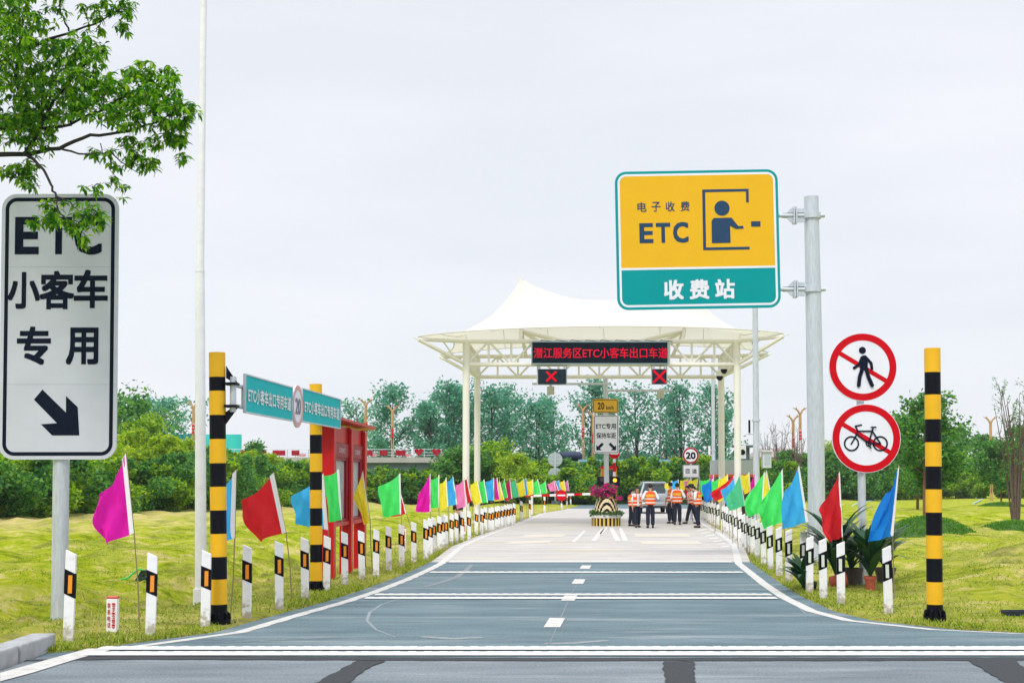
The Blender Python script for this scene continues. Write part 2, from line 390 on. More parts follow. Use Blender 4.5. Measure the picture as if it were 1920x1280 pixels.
# short blades over the near verges
def grass_blades(n, fx, name):
    y = 12.6 + (46 - 12.6) * rng.random(n) ** 1.7
    x = fx(y, rng.random(n)); z = gz(x, y) - 0.005
    keep = np.maximum(ledge(y) - 0.25 - x, x - redge(y) - 0.25) > 0.0
    patch = np.sin(1.7 * x + 0.6 * y) + np.sin(1.1 * y - 0.9 * x + 2) + 0.7 * rng.normal(size=n)
    keep &= patch > -0.6
    x, y, z = x[keep], y[keep], z[keep]; n = len(x)
    h = 0.014 + 0.04 * rng.random(n) ** 2 + 0.03 * (np.abs(np.maximum(ledge(y) - x, x - redge(y)) - .35) < .25) * rng.random(n); w = 0.006 + 0.006 * rng.random(n); a = rng.random(n) * 6.283
    tx, ty = rng.normal(size=n) * 0.03, rng.normal(size=n) * 0.03
    p0 = np.stack([x - np.cos(a) * w, y - np.sin(a) * w, z], -1); p1 = np.stack([x + np.cos(a) * w, y + np.sin(a) * w, z], -1)
    p2 = np.stack([x + tx, y + ty, z + h], -1)
    v = np.stack([p0, p1, p2], 1).reshape(-1, 3); f = np.arange(3 * n).reshape(-1, 3)
    o = np_obj(name, v, f, leafmat('grass_blades', [(0.08, 0.16, 0.01), (0.19, 0.29, 0.015), (0.33, 0.40, 0.03), (0.52, 0.45, 0.17)], 0.3, 0.8))
    tag(o, 'short yellowing lawn grass on the verges beside the road', 'grass', kind='stuff')
grass_blades(300000, lambda y, r: np.where(r < 0.5, ledge(y) - 0.2 - 9 * (r * 2) ** 1.6, np.minimum(redge(y), 30) + 0.2 + 9 * ((r - .5) * 2) ** 1.6), 'grass')

def asphalt_material(name, base, light, red=False):
    m = bpy.data.materials.new(name); m.use_nodes = True; nt = m.node_tree; b = nt.nodes['Principled BSDF']; N, Lk = nt.nodes, nt.links
    tc = N.new('ShaderNodeTexCoord')
    def nz(sc, det, st=(1, 1, 1), rough=0.6):
        mp = N.new('ShaderNodeMapping'); mp.inputs['Scale'].default_value = st; n = N.new('ShaderNodeTexNoise')
        n.inputs['Scale'].default_value = sc; n.inputs['Detail'].default_value = det; n.inputs['Roughness'].default_value = rough
        Lk.new(tc.outputs['Object'], mp.inputs[0]); Lk.new(mp.outputs[0], n.inputs['Vector']); return n
    def ramp(n, p):
        r = N.new('ShaderNodeValToRGB'); e = r.color_ramp.elements
        for i, (q, c) in enumerate(p): e[i].position = q; e[i].color = (*c, 1)
        Lk.new(n.outputs['Fac'], r.inputs[0]); return r
    a = ramp(nz(0.9, 9, (0.45, 1.9, 1), 0.7), [(0.34, base), (0.66, light)])
    g = ramp(nz(38, 6, rough=0.85), [(0.34, (0.45, 0.45, 0.45)), (0.66, (1.5, 1.5, 1.5))])
    mx = N.new('ShaderNodeMix'); mx.data_type = 'RGBA'; mx.blend_type = 'MULTIPLY'; mx.inputs['Factor'].default_value = 1
    Lk.new(a.outputs[0], mx.inputs['A']); Lk.new(g.outputs[0], mx.inputs['B'])
    d = ramp(nz(0.55, 9, (0.35, 2.6, 1), 0.7), [(0.54, (0, 0, 0)), (0.74, (0.6, 0.6, 0.6))])     # dust and scuffs
    mx2 = N.new('ShaderNodeMix'); mx2.data_type = 'RGBA'; Lk.new(d.outputs[0], mx2.inputs['Factor'])
    Lk.new(mx.outputs['Result'], mx2.inputs['A']); mx2.inputs['B'].default_value = (0.46, 0.47, 0.47, 1)
    src = mx2.outputs['Result']
    if red:
        d2 = ramp(nz(2.3, 6, (1, 3, 1), 0.7), [(0.64, (0, 0, 0)), (0.74, (0.5, 0.5, 0.5))])
        mx3 = N.new('ShaderNodeMix'); mx3.data_type = 'RGBA'; Lk.new(d2.outputs[0], mx3.inputs['Factor'])
        Lk.new(src, mx3.inputs['A']); mx3.inputs['B'].default_value = (0.34, 0.12, 0.13, 1); src = mx3.outputs['Result']
    Lk.new(src, b.inputs['Base Color']); b.inputs['Roughness'].default_value = 0.72; b.inputs['Specular IOR Level'].default_value = 0.35
    bp = N.new('ShaderNodeBump'); bp.inputs['Strength'].default_value = 0.35; bp.inputs['Distance'].default_value = 0.008
    Lk.new(nz(160, 2).outputs['Fac'], bp.inputs['Height']); Lk.new(bp.outputs[0], b.inputs['Normal'])
    return m
def strip(name, ya, yb, fl, fr, z, m, st=0.1, nxs=2):
    yv = np.unique(np.concatenate([np.arange(ya, yb, st), [yb]])); mb = MB(); P = []
    for y in yv:
        l, r = float(fl(y)), float(fr(y)); P.append([(l + (r - l) * k / (nxs - 1), y, z) for k in range(nxs)])
    mb.grid([[P[i][j] for i in range(len(P))] for j in range(nxs)])
    return tag(obj(name, mb, m, smooth=False), kind='structure')
M_ASPH = asphalt_material('asphalt', (0.066, 0.115, 0.138), (0.145, 0.215, 0.240))
M_ASPHX = asphalt_material('junction_asphalt', (0.115, 0.142, 0.162), (0.21, 0.245, 0.27), True)
M_FRESH = mat('fresh_asphalt', (0.05, 0.055, 0.062), 0.85, var=0.4, scale=60, bump=0.5)
def concrete_material():
    m = mat('concrete', (0.53, 0.505, 0.475), 0.75, var=0.22, scale=1.2, bump=0.1, stretch=(0.6, 1.5, 1))
    nt = m.node_tree; N, Lk = nt.nodes, nt.links; b = N['Principled BSDF']; src = b.inputs['Base Color'].links[0].from_socket
    tc = N.new('ShaderNodeTexCoord'); sp = N.new('ShaderNodeSeparateXYZ'); Lk.new(tc.outputs['Object'], sp.inputs[0])
    n = N.new('ShaderNodeTexNoise'); n.inputs['Scale'].default_value = 0.4; Lk.new(tc.outputs['Object'], n.inputs['Vector'])
    w = N.new('ShaderNodeTexWave'); w.bands_direction = 'Y'; w.inputs['Scale'].default_value = 0.32; w.inputs['Distortion'].default_value = 0.5
    w.inputs['Detail'].default_value = 2; Lk.new(tc.outputs['Object'], w.inputs['Vector'])
    r = N.new('ShaderNodeValToRGB'); r.color_ramp.elements[0].position = 0.03; r.color_ramp.elements[0].color = (0.72, 0.72, 0.74, 1)
    r.color_ramp.elements[1].position = 0.2; Lk.new(w.outputs['Fac'], r.inputs[0])
    mx = N.new('ShaderNodeMix'); mx.data_type = 'RGBA'; mx.blend_type = 'MULTIPLY'; mx.inputs['Factor'].default_value = 0.8
    Lk.new(src, mx.inputs['A']); Lk.new(r.outputs[0], mx.inputs['B'])
    n2 = N.new('ShaderNodeTexNoise'); n2.inputs['Scale'].default_value = 0.45; n2.inputs['Detail'].default_value = 5
    mp = N.new('ShaderNodeMapping'); mp.inputs['Scale'].default_value = (0.7, 0.9, 1); Lk.new(tc.outputs['Object'], mp.inputs[0]); Lk.new(mp.outputs[0], n2.inputs['Vector'])
    r2 = N.new('ShaderNodeValToRGB'); r2.color_ramp.elements[0].position = 0.52; r2.color_ramp.elements[0].color = (0, 0, 0, 1)
    r2.color_ramp.elements[1].position = 0.68; r2.color_ramp.elements[1].color = (0.35, 0.35, 0.35, 1); Lk.new(n2.outputs['Fac'], r2.inputs[0])
    mx2 = N.new('ShaderNodeMix'); mx2.data_type = 'RGBA'; Lk.new(r2.outputs[0], mx2.inputs['Factor'])
    Lk.new(mx.outputs['Result'], mx2.inputs['A']); mx2.inputs['B'].default_value = (0.55, 0.46, 0.28, 1)
    Lk.new(mx2.outputs['Result'], b.inputs['Base Color'])
    return m
M_CONC = concrete_material()
YC0, YC1 = G(1100, 1053).y, G(1073, 953).y
YX = G(960, 1231).y
strip('junction_road', -60, YX, lambda y: -4.75, lambda y: 120, 0.0, M_ASPHX, 2.0)
strip('entry_road', YX, YC0, lambda y: ledge(y) - 0.24, lambda y: redge(y) + 0.24, 0.0, M_ASPH, 0.06)
strip('concrete_apron', YC0, YC1, lambda y: ledge(y) - 0.2, lambda y: redge(y) + 0.2, 0.0, M_CONC, 0.5)
strip('ramp_road', YC1, 260, lambda y: ledge(y) - 0.3, lambda y: redge(y) + 0.3, 0.0, M_ASPH, 1.0)
M_LINE = mat('road_paint', (0.62, 0.61, 0.58), 0.7, var=0.25, scale=7, bump=0.15)
M_LINEW = mat('rumble_paint', (0.74, 0.74, 0.72), 0.7, var=0.15, scale=12, bump=0.2)
strip('edge_line', 13.95, YC1, lambda y: ledge(y) - 0.02, lambda y: ledge(y) + 0.14 + 0.01 * math.sin(9 * y), 0.004, M_LINE, 0.1)
strip('edge_line', 15.2, YC1, lambda y: redge(y) - 0.14, lambda y: redge(y) + 0.02, 0.004, M_LINE, 0.03)
def poly_sheet(name, pts, z, m):
    mb = MB(); mb.add([(p[0], p[1], z) for p in pts], [tuple(range(len(pts)))])
    o = obj(name, mb, m, smooth=False); tag(o, kind='structure'); return o
def ragged(name, px, z, m, j=0.016, st=0.12):
    q = [G(*p) for p in px]; out = []
    for i in range(len(q)):
        a, b = q[i], q[(i + 1) % len(q)]; n = max(1, int((b - a).length / st))
        out += [(a.lerp(b, k / n).x + random.uniform(-j, j), a.lerp(b, k / n).y + random.uniform(-j, j)) for k in range(n)]
    return poly_sheet(name, out, z, m)
def gsheet(name, px, z, m): return poly_sheet(name, [(G(*p).x, G(*p).y) for p in px], z, m)
gsheet('edge_line', [(0, 1278), (0, 1262), (165, 1216), (215, 1217), (150, 1234), (60, 1262)], 0.008, M_LINE)
def rumble(ya, x0, x1, w, zz=0.012):
    mb = MB(); n = int((x1 - x0) / 0.16); P0, P1 = [], []
    for i in range(n + 1):
        x = x0 + (x1 - x0) * i / n; j = 0.006 * (1 if (i // 2) % 2 else -1) + random.uniform(-.006, .006)
        P0.append((x, ya - w / 2, zz)); P1.append((x, ya + w / 2 + j, zz))
    mb.grid([P0, P1])
    for i in range(n):                                             # small raised beads that shake the wheels
        mb.box((x0 + (x1 - x0) * (i + .5) / n, ya + w * .36, zz + 0.002), (0.08, .05, 0.006))
    tag(obj('rumble_strip', mb, M_LINEW, smooth=False), kind='structure')
def gy(py): return G(960, py).y
rumble(gy(1216), G(185, 1216).x, 9.0, 0.27); rumble(gy(1226), G(165, 1226).x, 9.0, 0.30)
for py, w in ((1115, 0.27), (1121.5, 0.27), (1073, 0.30), (1053.5, 0.34)):
    y = gy(py); rumble(y, float(ledge(y)) + 0.2, float(redge(y)) - 0.2, w)
for x, y in ((1040, 1167), (1068, 1120), (1085, 1090), (1098, 1063)):
    p = G(x, y); d = 0.095
    poly_sheet('lane_dash', [(p.x - 0.1 - d * .55, p.y - 0.55), (p.x + 0.1 - d * .55, p.y - 0.55), (p.x + 0.1 + d * .55, p.y + 0.55), (p.x - 0.1 + d * .55, p.y + 0.55)], 0.007, M_LINE)
ragged('tar_seam', [(0, 1240), (200, 1229.5), (1000, 1233), (1920, 1232), (1920, 1238), (1000, 1239), (240, 1236)], 0.005, M_FRESH, .018)
ragged('tar_patch', [(668, 1239), (722, 1239), (690, 1253), (655, 1280), (600, 1295), (560, 1300), (620, 1265)], 0.008, M_FRESH)
ragged('tar_patch', [(1243, 1240), (1300, 1240), (1310, 1300), (1252, 1300), (1245, 1262)], 0.008, M_FRESH)
ragged('tar_patch', [(1815, 1238), (1905, 1238), (1960, 1290), (1900, 1290)], 0.008, M_FRESH)
# scuffed arc left by a turning wheel, and chalky scrapes
def scuff(pts, w, al):
    mb = MB(); L, Rr = [], []
    for i, p in enumerate(pts):
        a, b = G(*pts[max(0, i - 1)]), G(*pts[min(len(pts) - 1, i + 1)]); d = (b - a).normalized(); n = Vector((-d.y, d.x, 0)); c = G(*p)
        ww = w * (0.5 + 0.5 * math.sin(math.pi * (i + .5) / len(pts)))
        L.append(c + n * ww + Vector((0, 0, .003))); Rr.append(c - n * ww + Vector((0, 0, .003)))
    mb.grid([L, Rr]); tag(obj('scuff_mark', mb, mat('scuff_%d' % al, (0.20 + al * .05, 0.23 + al * .05, 0.245 + al * .05), 0.9, var=0.35, scale=14)), kind='structure')
scuff([(742, 1194), (705, 1180), (688, 1163), (693, 1148), (715, 1133), (750, 1122), (800, 1112)], 0.02, 2)
scuff([(795, 1100), (825, 1092), (855, 1082), (872, 1070), (885, 1058)], 0.06, 1)
scuff([(790, 1193), (850, 1197), (905, 1194)], 0.08, 2); scuff([(1020, 1206), (1075, 1205), (1140, 1200)], 0.07, 2)
scuff([(1028, 1212), (1050, 1160), (1072, 1112), (1090, 1080), (1100, 1060)], 0.008, 1); scuff([(420, 1204), (520, 1199), (640, 1194)], 0.02, 2); scuff([(700, 1166), (760, 1166), (800, 1165)], 0.015, 2); scuff([(1510, 1150), (1490, 1130), (1478, 1118)], 0.008, 3)
# slab joints sawn across the concrete apron
M_JOINT = mat('joint_seal', (0.33, 0.32, 0.31), 0.9, var=.3, scale=5)
for yj in np.arange(YC0 + 4.6, YC1 - 2, 5.0): strip('slab_joint', yj, yj + .05, lambda y: ledge(y) - .1, lambda y: redge(y) + .1, 0.003, M_JOINT, 0.05)
# island nose chevron and lane marks on the apron
M_APR = mat('worn_white_paint', (0.66, 0.645, 0.62), 0.8, var=0.22, scale=3, col2=(0.53, 0.51, 0.48))
for a in ([(1128, 990), (1134, 990), (1118, 1014), (1108, 1014)], [(1136, 986), (1140, 990), (1128, 1002), (1124, 1000)], [(1142, 990), (1149, 988), (1164, 1014), (1154, 1014)],
          [(1160, 990), (1166, 990), (1178, 1014), (1168, 1014)], [(1094, 995), (1099, 995), (1078, 1016), (1071, 1016)]):
    gsheet('lane_mark', a, 0.006, M_APR)
M_YL = mat('worn_yellow_paint', (0.57, 0.525, 0.42), 0.85, var=0.3, scale=1.1, col2=(0.50, 0.475, 0.445))
for a in ([(985, 1002), (1065, 1000), (1055, 1006), (975, 1008)], [(960, 1014), (1040, 1012), (1030, 1017), (945, 1020)], [(1190, 1000), (1290, 1000), (1296, 1006), (1190, 1006)],
          [(1200, 1014), (1310, 1014), (1318, 1020), (1204, 1020)]):
    gsheet('lane_mark', a, 0.004, M_YL)
for i in range(8):
    gsheet('lane_mark', [(1300 + i * 7.5, 988 + i * 5.2), (1318 + i * 7, 986 + i * 5.2), (1319 + i * 7, 988 + i * 5.2), (1300 + i * 7.5, 990 + i * 5.2)], 0.005, M_APR)
# kerb at the junction corner
mb = MB()
for i in range(4):
    y0 = 14.05 - (i + 1) * 1.0; mb.box((-4.9 - 0.02 * i, y0 + 0.495, 0.06), (0.26, 0.985, 0.22))
tag(obj('kerb', mb, mat('kerb_stone', (0.42, 0.43, 0.44), 0.8, var=0.3, scale=6, bump=0.3), bevel=0.02, smooth=False), kind='structure')

# ================================================================ signs
class Plane:                                   # upright plane at distance Y: photo point -> (x, z)
    def __init__(s, Y, mid=700): s.Y = Y; s.mid = mid
    def __call__(s, px, py): py = py or s.mid; p = U(px, py, s.Y); return (p.x, p.z)
    def box(s, x0, y0, x1, y1): ym = (y0 + y1) / 2; return s(x0, ym)[0], s(x1, ym)[0], s(x0, y1)[1], s(x0, y0)[1]
    def poly(s, pts): return [s(*p) for p in pts]
def frame(P, x0, y0, x1, y1, r, inset, w):
    k = (P(1, 0)[0] - P(0, 0)[0])
    a = P.box(x0 + inset, y0 + inset, x1 - inset, y1 - inset); b = P.box(x0 + inset + w, y0 + inset + w, x1 - inset - w, y1 - inset - w)
    return rrect(*a, max(.002, (r - inset) * k)), rrect(*b, max(.001, (r - inset - w) * k))

M_SIGNSHADE = mat('shaded_sign_white', (0.62, 0.65, 0.74), 0.35, var=0.09, scale=1.4)  # sign white darkened: shade of the near tree is put into the colour
# tall white ETC sign
Y = 16.9; P = Plane(Y)
bx = U(107, 1000, Y).x; root = empty('road_sign', (bx, Y, onground(bx, Y)), 'tall white lane sign reading ETC with a black arrow, behind leafy branches', 'road sign')
ROLL = R(0.1); RC = P(111, 612)
m = MB(); m.prism(rrect(*P.box(1, 364, 221, 861), 0.19), Y - 0.01, Y + 0.015); plate = obj('sign_plate', m.roll(RC, ROLL), M_SIGNSHADE, root)
m = MB(); m.ring(*frame(P, 1, 364, 221, 861, 29, 7, 7), Y - 0.012); obj('border', m.roll(RC, ROLL), M_LETTER, plate, smooth=False)
m = MB()
m.text('E', *P.box(29, 407, 74, 477), Y - .012, 0, .03); m.text('T', *P.box(86, 407, 136, 477), Y - .012, 0, .03); m.text('C', *P.box(140, 406, 192, 478), Y - .012, 0, .03)
m.text('小', *P.box(15, 510, 76, 579), Y - .012, 0, .028); m.text('客', *P.box(75, 508, 140, 580), Y - .012, 0, .028); m.text('车', *P.box(139, 506, 203, 578), Y - .012, 0, .028)
m.text('专', *P.box(32, 612, 96, 684), Y - .012, 0, .028); m.text('用', *P.box(124, 614, 185, 684), Y - .012, 0, .028)
obj('lettering', m.roll(RC, ROLL), M_LETTER, plate, smooth=False)
m = MB(); m.flat(P.poly([(80, 730), (64, 749), (107, 793), (77, 795), (98, 816), (149, 816), (146, 763), (124, 742), (124, 773)]), Y - .012)
obj('arrow', m.roll(RC, ROLL), M_LETTER, plate, smooth=False)
m = MB(); zb = root.location.z
m.cyl((bx, Y + .12, zb - .1), (bx, Y + .12, P(0, 372)[1]), .102, n=24); obj('post', m, M_GALV, root)
for py in (440, 620, 790):
    m = MB(); m.box((bx, Y + .02, P(0, py)[1]), (.9, .03, .05)); m.tube([(bx - .11, Y + .03, P(0, py)[1]), (bx - .11, Y + .2, P(0, py)[1]), (bx + .11, Y + .2, P(0, py)[1]), (bx + .11, Y + .03, P(0, py)[1])], .012, 6); obj('clamp', m, M_GALV, root)

for py in (500, 720):
    m = MB(); m.flat(P.poly([(9, py), (217, py), (217, py + .8), (9, py + .8)]), Y - .0105); obj('seam', m, mat('seam_grey', (.45, .47, .52), .5), plate, smooth=False)

# yellow and teal toll sign on its bracket pole
Y = 28.5; P = Plane(Y, 470); bx = U(1531, 800, Y).x
root = empty('road_sign', (bx, Y, onground(bx, Y)), 'big yellow and teal ETC toll station sign held out from a thick steel pole', 'road sign')
ROLL = R(1.0); RC = P(1308, 449)
m = MB(); m.prism(rrect(*P.box(1155, 320, 1461, 579), 0.24), Y - .01, Y + .02); plate = obj('sign_plate', m.roll(RC, ROLL), M_TEAL, root)
m = MB(); o_, i_ = frame(P, 1155, 320, 1461, 579, 21, 5, 4); m.ring(o_, i_, Y - .013); m.flat(P.poly([(1163, 500.5), (1453, 500.5), (1453, 504.5), (1163, 504.5)]), Y - .0125)
obj('border', m.roll(RC, ROLL), M_SIGNWHITE, plate, smooth=False)
m = MB(); q = rrect(*P.box(1164, 329, 1452, 540), .15); zc = P(0, 500.5)[1]; q = [(x, z) for x, z in q if z > zc]
a, b = P(1452, 500.5), P(1164, 500.5); m.flat([a] + q + [b], Y - .0125)
obj('yellow_panel', m.roll(RC, ROLL), mat('sign_yellow', (0.80, 0.45, 0.018), 0.5, spec=.1, var=0.04, scale=2), plate, smooth=False)
M_NAVY = mat('navy_ink', (0.012, 0.05, 0.12), 0.45)
m = MB(); yl = Y - .016
for ch, x in zip('电子收费', (1196, 1222.5, 1249, 1277)): m.text(ch, *P.box(x, 377.5, x + 17, 396), yl, 0, .014)
m.text('E', *P.box(1199, 417, 1225, 454.5), yl, 0, .03); m.text('T', *P.box(1230, 417, 1257, 454.5), yl, 0, .03); m.text('C', *P.box(1262, 416, 1291, 455), yl, 0, .03)
obj('lettering', m.roll(RC, ROLL), M_NAVY, plate, smooth=False)
m = MB()
for ch, x in zip('收费站', (1243, 1291, 1339)): m.text(ch, *P.box(x, 524, x + 37, 561), yl, 0, .03)
obj('station_lettering', m.roll(RC, ROLL), M_SIGNWHITE, plate, smooth=False)
m = MB()
for x0, y0, x1, y1 in ((1318, 356, 1323.5, 469.5), (1323.5, 356, 1405, 361), (1400, 361, 1405, 381.5), (1323.5, 464.5, 1405, 469.5), (1408.5, 417, 1426, 427)): m.flat(P.poly([(x0, y0), (x1, y0), (x1, y1), (x0, y1)]), yl)
m.flat(circ(*P(1354.5, 391.5), 14.2 * (P(1, 0)[0] - P(0, 0)[0])), yl)
m.flat(P.poly([(1334.5, 415), (1339, 409.5), (1372, 409.5), (1384.5, 425.5), (1393, 425), (1395, 430), (1380, 431), (1369, 424.5), (1369.5, 456.5), (1334.5, 456.5)]), yl)
obj('toll_booth_symbol', m.roll(RC, ROLL), M_NAVY, plate, smooth=False)
m = MB(); zb = root.location.z
m.tube([(bx + .02, Y + .16, zb - .1), (bx + .02, Y + .16, zb + 3), (bx - .03, Y + .16, P(0, 366)[1])], [.185, .18, .155], 28)
obj('pole', m, M_GALV, root)
m = MB(); m.box((bx + .02, Y + .16, zb + .06), (.62, .62, .1)); obj('footing', m, mat('pale_concrete', (.5, .5, .49), .8, var=.2, scale=5), root, bevel=.02)
for py in (402.5, 541):
    z = P(0, py)[1]; m = MB(); xr = P(1549, 0)[0]; xl = P(1380, 0)[0]
    m.cyl((xl, Y + .1, z), (xr, Y + .1, z), .045, n=12)
    c = P(1492, 0)[0]
    m.prism([(c - .26, z - .05), (c - .08, z + .15), (c + .2, z + .15), (c + .28, z + .06), (c + .28, z - .06), (c + .2, z - .15), (c - .08, z - .15), (c - .26, z + .05)], Y + .085, Y + .115)
    m.box((c - .02, Y + .1, z), (.03, .2, .36)); m.box((c + .03, Y + .1, z), (.03, .2, .36))
    for dz in (-.13, -.08, .08, .13): m.cyl((c - .05, Y + .03, z + dz), (c + .06, Y + .03, z + dz), .012, n=6)
    m.tube([(bx - .03, Y + .16, z - .06), (bx - .03, Y + .16, z + .06)], .2, 24)
    obj('bracket_arm', m, M_GALV, root)

# two prohibition discs on one pole
Y = 22.4; P = Plane(Y, 780); bx = U(1621, 1000, Y).x; k = P(1, 0)[0] - P(0, 0)[0]
root = empty('road_sign', (bx, Y, onground(bx, Y)), 'pole with two red prohibition discs, no pedestrians above no bicycles, behind potted plants', 'road sign')
m = MB(); m.tube([(bx, Y + .1, root.location.z - .1), (bx - .03, Y + .1, P(0, 640)[1])], [.068, .06], 20); obj('pole', m, M_GALV, root)
def disc(cx, cy, r, name):
    c = P(cx, cy); m = MB(); m.prism(circ(c[0], c[1], r * k, 64), Y - .01, Y + .02); d = obj(name, m, M_SIGNWHITE, root)
    m = MB(); m.ring(circ(c[0], c[1], (r - 1) * k, 64), circ(c[0], c[1], (r - 14) * k, 64), Y - .013)
    dx = (r - 13) * k; a = R(-31); t = Vector((math.cos(a), math.sin(a)))
    m.stroke([(c[0] - t.x * dx, c[1] - t.y * dx), (c[0] + t.x * dx, c[1] + t.y * dx)], 8.5 * k, Y - .013, round=False)
    obj('red_ring', m, M_RED, d, smooth=False); return d, c
d, c = disc(1617.5, 688, 64, 'pedestrian_disc')
m = MB(); yy = Y - .018
def Q(cx, cy): return P(1500 + cx / 4.267, 600 + cy / 4.267)
m.flat(circ(*Q(497, 242), 6.6 * k, 24), yy)
m.flat([Q(487, 292), Q(500, 282), Q(525, 282), Q(540, 300), Q(540, 360), Q(540, 402), Q(476, 402), Q(480, 360), Q(476, 330)], yy)
m.stroke([Q(492, 300), Q(472, 356), Q(431, 383)], 5.4 * k, yy); m.stroke([Q(530, 305), Q(566, 345), Q(572, 390)], 5.4 * k, yy)
m.stroke([Q(493, 398), Q(474, 455), Q(466, 522)], 7.2 * k, yy); m.stroke([Q(528, 398), Q(545, 458), Q(573, 522)], 7.2 * k, yy)
obj('walker_symbol', m, M_LETTER, d, smooth=False)
d, c = disc(1624, 821.5, 64.5, 'bicycle_disc')
m = MB()
for wx in (410, 640):
    a = Q(wx, 987); m.ring(circ(a[0], a[1], 14.4 * k), circ(a[0], a[1], 11.4 * k), yy)
w = 2.9 * k
for pts in ([(408, 990), (438, 940), (462, 888), (440, 848), (488, 838)], [(462, 888), (575, 888)], [(448, 912), (545, 985)], [(545, 985), (582, 860)], [(575, 888), (640, 987)], [(545, 987), (640, 987)], [(566, 857), (602, 857)], [(545, 1000), (562, 1022)]):
    m.stroke([Q(*p) for p in pts], w, yy)
a = Q(546, 987); m.ring(circ(a[0], a[1], 5.6 * k), circ(a[0], a[1], 3.4 * k), yy)
obj('bicycle_symbol', m, M_LETTER, d, smooth=False)

# ================================================================ striped height-limit poles and the swung-open gantry bar
def striped_pole(px, ytop, ybase, rad, bands, label, group):
    b = G(px[1], ybase); Y = b.y; b.z = onground(b.x, b.y); top = U(px[0], ytop, Y)
    root = empty('striped_pole', b, label, 'pole', group)
    m = MB(); zs = [(U(0, y, Y).z) for y in bands]; zs = [b.z - .05] + zs + [top.z]
    for i in range(len(zs) - 1):
        col = 0 if i % 2 == 0 else 1
        f = lambda z: b.x + (top.x - b.x) * (z - b.z) / (top.z - b.z)
        m.tube([(f(zs[i]), Y, zs[i]), (f(zs[i + 1]), Y, zs[i + 1])], rad + (.0015 if col else 0), 28, m=col)
    obj('striped_tube', m, [M_BLK, M_YEL], root)
    m = MB(); m.cyl((b.x, Y, b.z - .02), (b.x, Y, b.z + .05), rad * 1.4, n=28)
    for i in range(8):
        a = i * math.pi / 4 + .2; c = Vector((math.cos(a), math.sin(a), 0))
        p = [b + c * rad * .98 + Vector((0, 0, .15)), b + c * rad * 1.02 + Vector((0, 0, .05)), b + c * rad * 1.42 + Vector((0, 0, .05)), b + c * rad * 1.34 + Vector((0, 0, .12))]
        t = c.cross(Vector((0, 0, 1))) * .008
        m.add([q + t for q in p] + [q - t for q in p], [(0, 1, 2, 3), (7, 6, 5, 4), (0, 4, 5, 1), (1, 5, 6, 2), (2, 6, 7, 3), (3, 7, 4, 0)])
    obj('flanged_base', m, M_BLK, root); return root, b
GRP = 'yellow and black height limit poles'
pa, PA = striped_pole((407, 411), 661, 1172, .099, [1132, 1085, 1043, 1000, 956, 912, 868, 823, 778, 733, 707], 'striped yellow and black pole that carries the teal gantry bar', GRP)
pb, PB = striped_pole((592, 593), 720, 1109, .098, [1088, 1053, 1020, 985, 952, 918, 884, 850, 815], 'striped yellow and black pole in front of the red notice board', GRP)
pc, PC = striped_pole((1748, 1753), 653, 1167, .098, [1132, 1090, 1046, 1003, 960, 917, 874, 829, 786, 740, 698], 'striped yellow and black pole alone on the right lawn', GRP)
h0 = U(428, 735, PA.y)
for py, s in ((709, 1), (772, -1)):
    m = MB(); z = U(0, py, PA.y).z; m.prism([(PA.x + .06, z), (PA.x + .2, z - s * .05), (PA.x + .2, z - s * .09), (PA.x + .06, z - s * .09 + s * .24)], PA.y - .02, PA.y + .02); m.box((PA.x + .13, PA.y, z - s * .07), (.15, .2, .03)); obj('hinge_lug', m, M_BLK, pa, smooth=False)
gd = Vector((.53, 6.35, 0)).normalized(); gs = Vector((PA.x + .145, PA.y, 0)); gn = Vector((gd.y, -gd.x, 0))
root = empty('gantry_bar', (gs.x, gs.y, U(0, 745, PA.y).z), 'height limit gantry bar swung open, two teal lane panels and a round disc', 'gantry')
zt, zb_ = U(0, 712, PA.y).z, U(0, 766, PA.y).z
m = MB(); m.tube([gs + Vector((0, 0, zb_ - .04)), gs + Vector((0, 0, zt + .04))], .04, 16)
for z in (zt - .06, zb_ + .04): m.tube([gs + Vector((0, 0, z)), gs + gd * 6.15 + Vector((0, 0, z + .03))], .026, 10)
for t in (.42, 2.0, 3.0, 3.35, 5.3, 6.1): m.tube([gs + gd * t + Vector((0, 0, zb_ + .04)), gs + gd * t + Vector((0, 0, zt - .05))], .022, 8)
obj('bar_frame', m, M_GALV, root)
def gpt(s, n, z): return gs + gd * s + gn * n + Vector((0, 0, z))
def gantry_panel(s0, s1, z0, z1, name):
    m = MB(); c = gpt((s0 + s1) / 2, .045, (z0 + z1) / 2); m.box(c, (s1 - s0, .025, z1 - z0), rz=math.atan2(gd.y, gd.x)); pl = obj(name, m, [M_PANEL], root, smooth=False)
    m = MB()
    for a, b_, zz0, zz1 in ((s0, s1, z0 - .012, z0 + .006), (s0, s1, z1 - .006, z1 + .012)): m.box(gpt((a + b_) / 2, .05, (zz0 + zz1) / 2), (s1 - s0 + .02, .035, zz1 - zz0), rz=math.atan2(gd.y, gd.x))
    for a in (s0 - .005, s1 + .005): m.box(gpt(a, .05, (z0 + z1) / 2), (.014, .036, z1 - z0 + .024), rz=math.atan2(gd.y, gd.x))
    obj('trim', m, M_GALV, pl, smooth=False)
    t = MB(); t.text('ETC小客车出口专用车道', 0, 1, 0, 1, 0, 0, .018); m = MB(); w, h = s1 - s0, z1 - z0
    m.add([gpt(s0 + w * (.045 + .91 * x), .066 - y, z0 + h * (.27 + .42 * z)) for x, y, z in t.v], t.f); obj('lettering', m, mat('cut_white', (.78, .8, .8), .4), pl, smooth=False)
M_PANEL = mat('panel_teal', (0.03, 0.47, 0.49), 0.7, spec=.06, var=0.06, scale=3)
